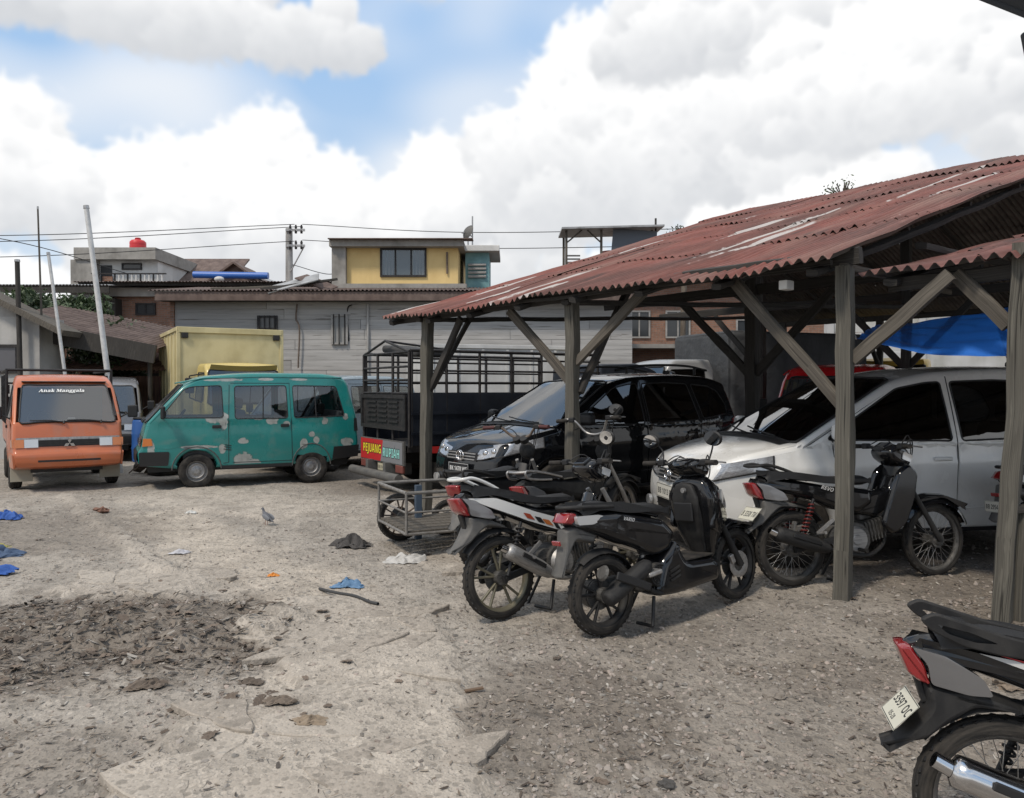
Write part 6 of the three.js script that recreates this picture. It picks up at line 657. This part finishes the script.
  if (o.text) logoCard(t, 'badge_lettering', o.text, .21, .05, .25, .735, .128, -.30, '#d8d8d8');
  return t;
}
M.greyLens = mat(null, .2, .55, { color: 0x777779, clearcoat: 1, clearcoatRoughness: .05 }); M.whitePaint = paint([.58, .58, .57], .35, .6, { roughnessMap: dirtRough });
makeScooter('black_scooter', 'black scooter with silver badge lettering, foremost of the parked row', .60, -5.14, [.831, -.556], -.09, { text: 'VARIO', group: 'motorcycles parked by the shed' });
makeUnderbone('white_motorcycle', 'white and black motorcycle with upswept silver exhaust beside the black scooter', -.07, -5.52, [.82, -.57], -.10, { group: 'motorcycles parked by the shed', tail: .07, panel: M.whitePaint, railM: M.whitePaint, decal: true, wheel: 'alloy', rimM: mat([.18, .165, .12], .5, .5), exUp: true, exM: M.alu, fenderM: M.greyPlastic, mirrors: [1], shield: false, slimRail: true });
makeUnderbone('old_motorcycle', 'old motorcycle with high bars and one round mirror at the white car nose', .33, -6.85, [.65, -.76], -.08, { group: 'motorcycles parked by the shed', paint: M.plastic, cowl: false, shield: false, rise: .10, barM: M.steel, mirrors: [1], railM: M.steel, plate: 'BB 3308 KA' });
makeUnderbone('cart_motorcycle', 'stripped black motorcycle with red grips beside the cargo cart', -.28, -7.0, [.5, -.866], -.04, { group: 'motorcycles parked by the shed', paint: M.black, cowl: false, shield: false, rise: .06, barM: M.rustSteel, gripM: mat([.07, .02, .02], .7) });
makeUnderbone('black_motorcycle', 'black motorcycle with wire wheels behind the grey shed post', 2.11, -6.0, [.978, -.207], -.07, { group: 'motorcycles parked by the shed', springM: mat([.13, .014, .012], .5), plate: 'B 3338 TM', plate2: '', text: 'REVO', exM: M.plastic, rimM: M.engine, forkM: M.plastic, slimRail: true });
makeScooter('dark_scooter', 'dark scooter tail poking out behind the split shed post', 4.12, -6.3, [.98, -.2], -.06, { group: 'motorcycles parked by the shed', plate: 'BB 2954 HA' });
makeUnderbone('striped_motorcycle', 'black motorcycle with red and white stripe and chrome exhaust at the frame edge', 1.575, -2.53, [.962, .27], -.05, { group: 'motorcycles parked by the shed', stripe: true, railPlate: true, text: 'Supra', plate: '3597 OC', plate2: '05-28', fenderM: M.plastic }).scale.setScalar(.95);
// ---------- cargo cart ----------
M.cartSteel = mat(null, .6, .35, { map: mottled([.13, .12, .11], [.27, .26, .245], 7, 151, [.5, .5], 256) });
{
  const t = thing('cargo_cart', 'rusty steel frame cargo cart with spoked wheel by the shed post', 'cart', [-.76, gy(-.76, -7.95), -7.95], heading(.9, -.43)), fr = M.cartSteel, b = (a, c, r = .014) => cyl(a, c, r, r, 8);
  const X0 = -.45, X1 = .70, Z0 = -.45, Z1 = .45, y0 = .24, y1 = .62; part(t, 'frame', [[X0, Z0], [X1, Z0], [X1, Z1], [X0, Z1]].flatMap(([x, z], i, A) => { const [x2, z2] = A[(i + 1) % 4]; return [b([x, y0, z], [x2, y0, z2]), b([x, y1, z], [x2, y1, z2], .017), b([x, y0, z], [x, y1, z]), b([x, .44, z], [x2, .44, z2], .01)]; }).concat([b([0, y0, Z0], [0, y1, Z0]), b([0, y0, Z1], [0, y1, Z1])]), fr);
  for (let k = 0; k < 6; k++) part(t, 'deck_plank', box(1.13, .018, .13, (X0 + X1) / 2, y0 + .02, Z0 + .08 + k * .148, 0, .01 * n2(k, 2), 0), M.pale); const bs = mat([.05, .075, .11], .6); part(t, 'blue_post', bx(-.12, -.06, .05, .60, -.3, -.24), bs); part(t, 'blue_post', bx(.12, .16, .25, .52, .3, .35), bs); part(t, 'wooden_post', bx(.22, .29, .1, .58, .2, .27), M.pale);
  const w = bikeWheel(t, -.20, .25, .075, 'alloy', M.rustSteel); w.position.z = -.52; part(t, 'axle', cyl([-.2, .25, -.56], [-.2, .25, .1], .015), fr); const w2 = bikeWheel(t, .34, .20, .07, 'wire', M.rustSteel); w2.position.z = -.52; part(t, 'drawbar', [b([X1, y0, -.2], [.9, .20, -.2], .02), b([X1, y0, .1], [.86, .22, -.1], .016)], fr);
  const wr = []; for (let k = 0; k < 9; k++) wr.push(cyl([.02 + k * .08, .06, Z1 + .02], [.02 + k * .08, .24, Z1 + .02], .004, .004, 5)); for (const y of [.06, .15]) wr.push(cyl([.0, y, Z1 + .02], [.70, y, Z1 + .02], .006, .006, 5)); part(t, 'wire_cage', wr, M.greyPlastic);
}
// ---------- pigeon, rags, plastic ----------
{
  const p = [-2.87, -9.35], t = thing('pigeon', 'grey pigeon standing on the open yard', 'pigeon', [p[0], groundTop(...p), p[1]], 2.5), g = mat([.10, .105, .12], .7);
  const sec = [[-.19, .075, .004, .012], [-.13, .095, .02, .022], [-.06, .125, .045, .05], [.0, .15, .058, .065], [.05, .175, .054, .06], [.085, .215, .032, .036], [.1, .255, .024, .026], [.115, .28, .026, .026], [.135, .285, .018, .018], [.15, .282, .006, .006]], pos = [], uv = [], P = (i, j) => { const [x, y, w, h] = sec[i], a = j / 14 * 6.2832; return [x, y + Math.sin(a) * h, Math.cos(a) * w]; }; for (let i = 0; i < sec.length - 1; i++) for (let j = 0; j < 14; j++) for (const q of [P(i, j), P(i + 1, j), P(i + 1, j + 1), P(i, j), P(i + 1, j + 1), P(i, j + 1)]) { pos.push(...q); uv.push(q[0], q[1]); }
  t.scale.setScalar(.66); part(t, 'body', soup(pos, uv, 1.5), g); part(t, 'beak', cyl([.148, .282, 0], [.175, .274, 0], .006, .001, 8), M.black); for (const s of [-1, 1]) { part(t, 'wing', new THREE.SphereGeometry(1, 14, 10).scale(.11, .045, .014).rotateZ(.3).translate(-.04, .15, s * .055), mat([.16, .17, .19], .7)); part(t, 'leg', [cyl([.01, .1, s * .022], [.015, .0, s * .025], .004), cyl([.015, .003, s * .025], [.05, .002, s * .03], .003), cyl([.015, .003, s * .025], [.045, .002, s * .012], .003)], mat([.3, .1, .08], .7)); part(t, 'eye', new THREE.SphereGeometry(.004, 8, 6).translate(.125, .288, s * .024), M.black); }
}
function crumple(name, label, cat, x, z, sx, sy, sz, seed, m, turn = 0, n = 26, flat = 1) { // a dropped cloth: sheet pushed into folds
  const g = new THREE.PlaneGeometry(1, 1, n, n).rotateX(-Math.PI / 2), p = g.attributes.position; for (let i = 0; i < p.count; i++) { const u = p.getX(i), v = p.getZ(i), r = Math.hypot(u, v), e = (1 + .28 * n2(u * 1.6 + seed, v * 1.6)) * (r > .35 ? 1 - .25 * (r - .35) * 2 : 1), h = Math.max(0, .75 * Math.abs(n2(u * 2.2 + v * 2 + seed, v * 1.9)) + .16 * n2(u * 6 + seed, v * 5 + 3) + .3 * (1 - 1.9 * r)); p.setXYZ(i, u * e * sx + .06 * sx * n2(v * 6, seed), .004 + h * sy * sm(.66, .22, r), v * e * sz + .06 * sz * n2(u * 6, seed + 4)); } g.computeVertexNormals(); const o = plain(name, g, m, label, cat); o.position.set(x, groundTop(x, z) + .003, z); o.rotation.y = turn; return o; }
const blueCloth = mat([.03, .10, .36], .75, 0, { bumpMap: texFine, bumpScale: .002 }), denim = mat([.07, .11, .19], .85, 0, { bumpMap: texFine, bumpScale: .003 }), greyRag = mat([.07, .066, .064], .95, 0, { bumpMap: texFine, bumpScale: .004 });
crumple('grey_rag', 'dark grey rag heaped on the ground near the cart', 'rag', -1.62, -8.05, .42, .13, .26, 3, greyRag); crumple('blue_scrap', 'small blue plastic scrap beside a dark twig', 'scrap', -1.32, -6.42, .26, .08, .12, 7, mat([.10, .20, .34], .6)); crumple('blue_cloth', 'bright blue cloth lying at the left edge of the yard', 'cloth', -4.55, -6.85, .5, .13, .22, 9, blueCloth, .2); crumple('denim_cloth', 'faded denim cloth on the heap behind the bright blue cloth', 'cloth', -4.95, -7.6, .5, .14, .3, 12, denim, .5); crumple('yellow_cloth', 'dull yellow cloth on top of the denim heap', 'cloth', -5.2, -7.95, .36, .1, .18, 15, mat([.32, .30, .10], .85)); crumple('blue_bag', 'small blue bag at the far left of the yard', 'bag', -6.15, -9.75, .3, .12, .2, 18, blueCloth);
crumple('white_plastic_bag', 'crumpled white plastic bag near the cart wheel', 'bag', -.95, -7.35, .42, .09, .24, 21, mat([.50, .49, .47], .6, 0, { transmission: .15, thickness: 0 })); crumple('orange_scrap', 'small orange wrapper lying on the ground', 'wrapper', -2.02, -6.75, .10, .03, .07, 24, mat([.6, .22, .03], .6)); crumple('pale_wrapper', 'pale wrapper on the ground near the pigeon', 'wrapper', -3.2, -7.7, .2, .04, .12, 27, mat([.42, .42, .45], .6)); crumple('white_wrapper', 'white paper scrap on the far yard', 'wrapper', -4.1, -10.2, .16, .04, .12, 29, mat([.55, .55, .53], .7)); crumple('brown_sacking', 'ribbed brown sacking roll on the concrete slab', 'sacking', -1.15, -3.95, .17, .045, .09, 33, mat([.16, .13, .105], .95)); crumple('dark_cardboard', 'dark soaked cardboard on the edge of the slab', 'cardboard', -1.42, -4.32, .15, .03, .08, 36, mat([.12, .098, .08], .95)); crumple('torn_cardboard', 'torn brown cardboard piece in front of the debris heap', 'cardboard', -1.95, -4.25, .2, .04, .12, 39, mat([.14, .112, .09], .95), .4); crumple('pale_cardboard', 'pale flat cardboard scrap between slab and gravel', 'cardboard', -.95, -3.75, .16, .03, .1, 41, mat([.24, .19, .14], .95));
{ const y = (x, z) => groundTop(x, z) + .012; plain('dark_twig', tube([[-1.52, y(-1.52, -6.3), -6.3], [-1.35, y(-1.35, -6.12) + .02, -6.12], [-1.18, y(-1.18, -5.98), -5.98], [-1.02, y(-1.02, -5.78), -5.78], [-.96, y(-.96, -5.72), -5.72]], .012, 24, 6), M.dark, 'dark twisted twig on the ground by the blue scrap', 'twig'); plain('bark_strip', box(.10, .008, .025, -.2, y(-.2, -4.2), -4.2, 0, .3, .06), mat([.13, .085, .055], .9), 'brown strip of bark beside the dark soil patch', 'bark'); }
{ const r = rngOf(77); [['stone_block', 'rounded pale stone block at the foot of the split post', 2.62, -4.2, .07, [.26, .21, .165]], ['stone_block', 'rough brownish stone lump near the striped motorcycle', 2.15, -3.75, .05, [.22, .165, .12]], ['stone_block', 'light broken stone in the gravel before the scooter', 1.35, -4.1, .045, [.27, .24, .21]], ['stone_block', 'dark stone on the gravel in the foreground', .62, -3.2, .03, [.10, .095, .09]], ['stone_block', 'red brick fragment on the kerb line at left', -5.3, -10.3, .08, [.20, .11, .08]]].forEach(([n, l, x, z, s, c], k) => { const g = new THREE.IcosahedronGeometry(1, 3), p = g.attributes.position; for (let i = 0; i < p.count; i++) { const q = .85 + .35 * n3(p.getX(i) * 1.1 + k * 5, p.getY(i) * 1.1, p.getZ(i) * 1.1) + .08 * n3(p.getX(i) * 4 + k, p.getY(i) * 4, p.getZ(i) * 4); p.setXYZ(i, p.getX(i) * q * s * 1.3, p.getY(i) * q * s * .7, p.getZ(i) * q * s); } g.computeVertexNormals(); const o = plain(n, g, mat(c, .95, 0, { bumpMap: texFine, bumpScale: .003 }), l, 'stone', 'stones in the yard'); o.position.set(x, groundTop(x, z) + s * .35, z); }); }
{ // canopy edge over the viewer's right shoulder
  const t = thing('canvas_canopy', 'dark slate canvas canopy whose corner shows at the top of the picture', 'canopy'), c = [[1.55, 2.955, -2.75], [3.6, 2.15, -2.75], [3.6, 2.5, -.9], [1.55, 3.3, -.9]], pos = [], uv = [], n = 14, P = (i, j) => { const u = i / n, v = j / n; const m = (k) => mixv(mixv(c[0][k], c[1][k], u), mixv(c[3][k], c[2][k], u), v); return [m(0), m(1) - .05 * Math.sin(Math.PI * u) * Math.sin(Math.PI * v), m(2)]; }; for (let i = 0; i < n; i++) for (let j = 0; j < n; j++) for (const q of [P(i, j), P(i + 1, j), P(i + 1, j + 1), P(i, j), P(i + 1, j + 1), P(i, j + 1)]) { pos.push(...q); uv.push(q[0], q[2]); } part(t, 'canvas', soup(pos, uv, 1), mat([.055, .065, .08], .8)); part(t, 'hem', bars([...c, c[0]], .012), mat([.05, .06, .075], .8)); part(t, 'pole', [cyl([3.5, 0, -2.65], [3.5, 2.25, -2.65], .025), cyl([3.5, 0, -1.0], [3.5, 2.5, -1.0], .025), cyl([3.3, 0, .1], [1.7, 3.2, -.92], .025)], M.steel);
  part(t, 'hanging_strap', box(.035, .085, .03, 1.765, 2.775, -2.75, 0, 0, .2, .01), M.black); part(t, 'strap_cord', cyl([1.765, 2.80, -2.75], [1.765, 2.88, -2.75], .004), M.black);
}

{ // barrel and scrap beside the orange pickup
  const b = thing('blue_barrel', 'blue plastic barrel between the silver van and yellow truck', 'barrel', [-7.95, 0, -17.4]); part(b, 'drum', lathe([[0, 0], [.27, 0], [.29, .03], [.3, .28], [.31, .3], [.3, .32], [.3, .58], [.31, .6], [.3, .62], [.28, .88], [.25, .92], [0, .92]], 28), mat([.02, .09, .30], .45)); part(b, 'lid', lathe([[0, .921], [.26, .921], [.27, .95], [.25, .97], [0, .97]], 28), M.black);
  const t = thing('scrap_heap', 'heap of scrap metal and old tyre beside the orange pickup', 'scrap', [-6.55, 0, -14.9]); const r = rngOf(31); part(t, 'old_tyre', lathe([[.17, -.07], [.19, -.09], [.26, -.09], [.29, -.05], [.29, .05], [.26, .09], [.19, .09], [.17, .07]], 30).rotateX(.12).translate(.1, .1, .1), M.rubber); for (let k = 0; k < 16; k++) part(t, 'scrap_piece', box(.1 + .35 * r(), .02 + .05 * r(), .05 + .12 * r(), (r() - .5) * .9, .04 + .18 * r(), (r() - .5) * .6, (r() - .5) * .8, r() * 6, (r() - .5) * .8, .008), [M.rustSteel, M.greyPlastic, M.engine, M.pale][k % 4]); part(t, 'bent_rod', tube([[-.5, .03, .2], [-.2, .3, .1], [.1, .2, -.1], [.5, .04, .2]], .012), M.rustSteel);
}
scene.add(camera); renderer.render(scene, camera);
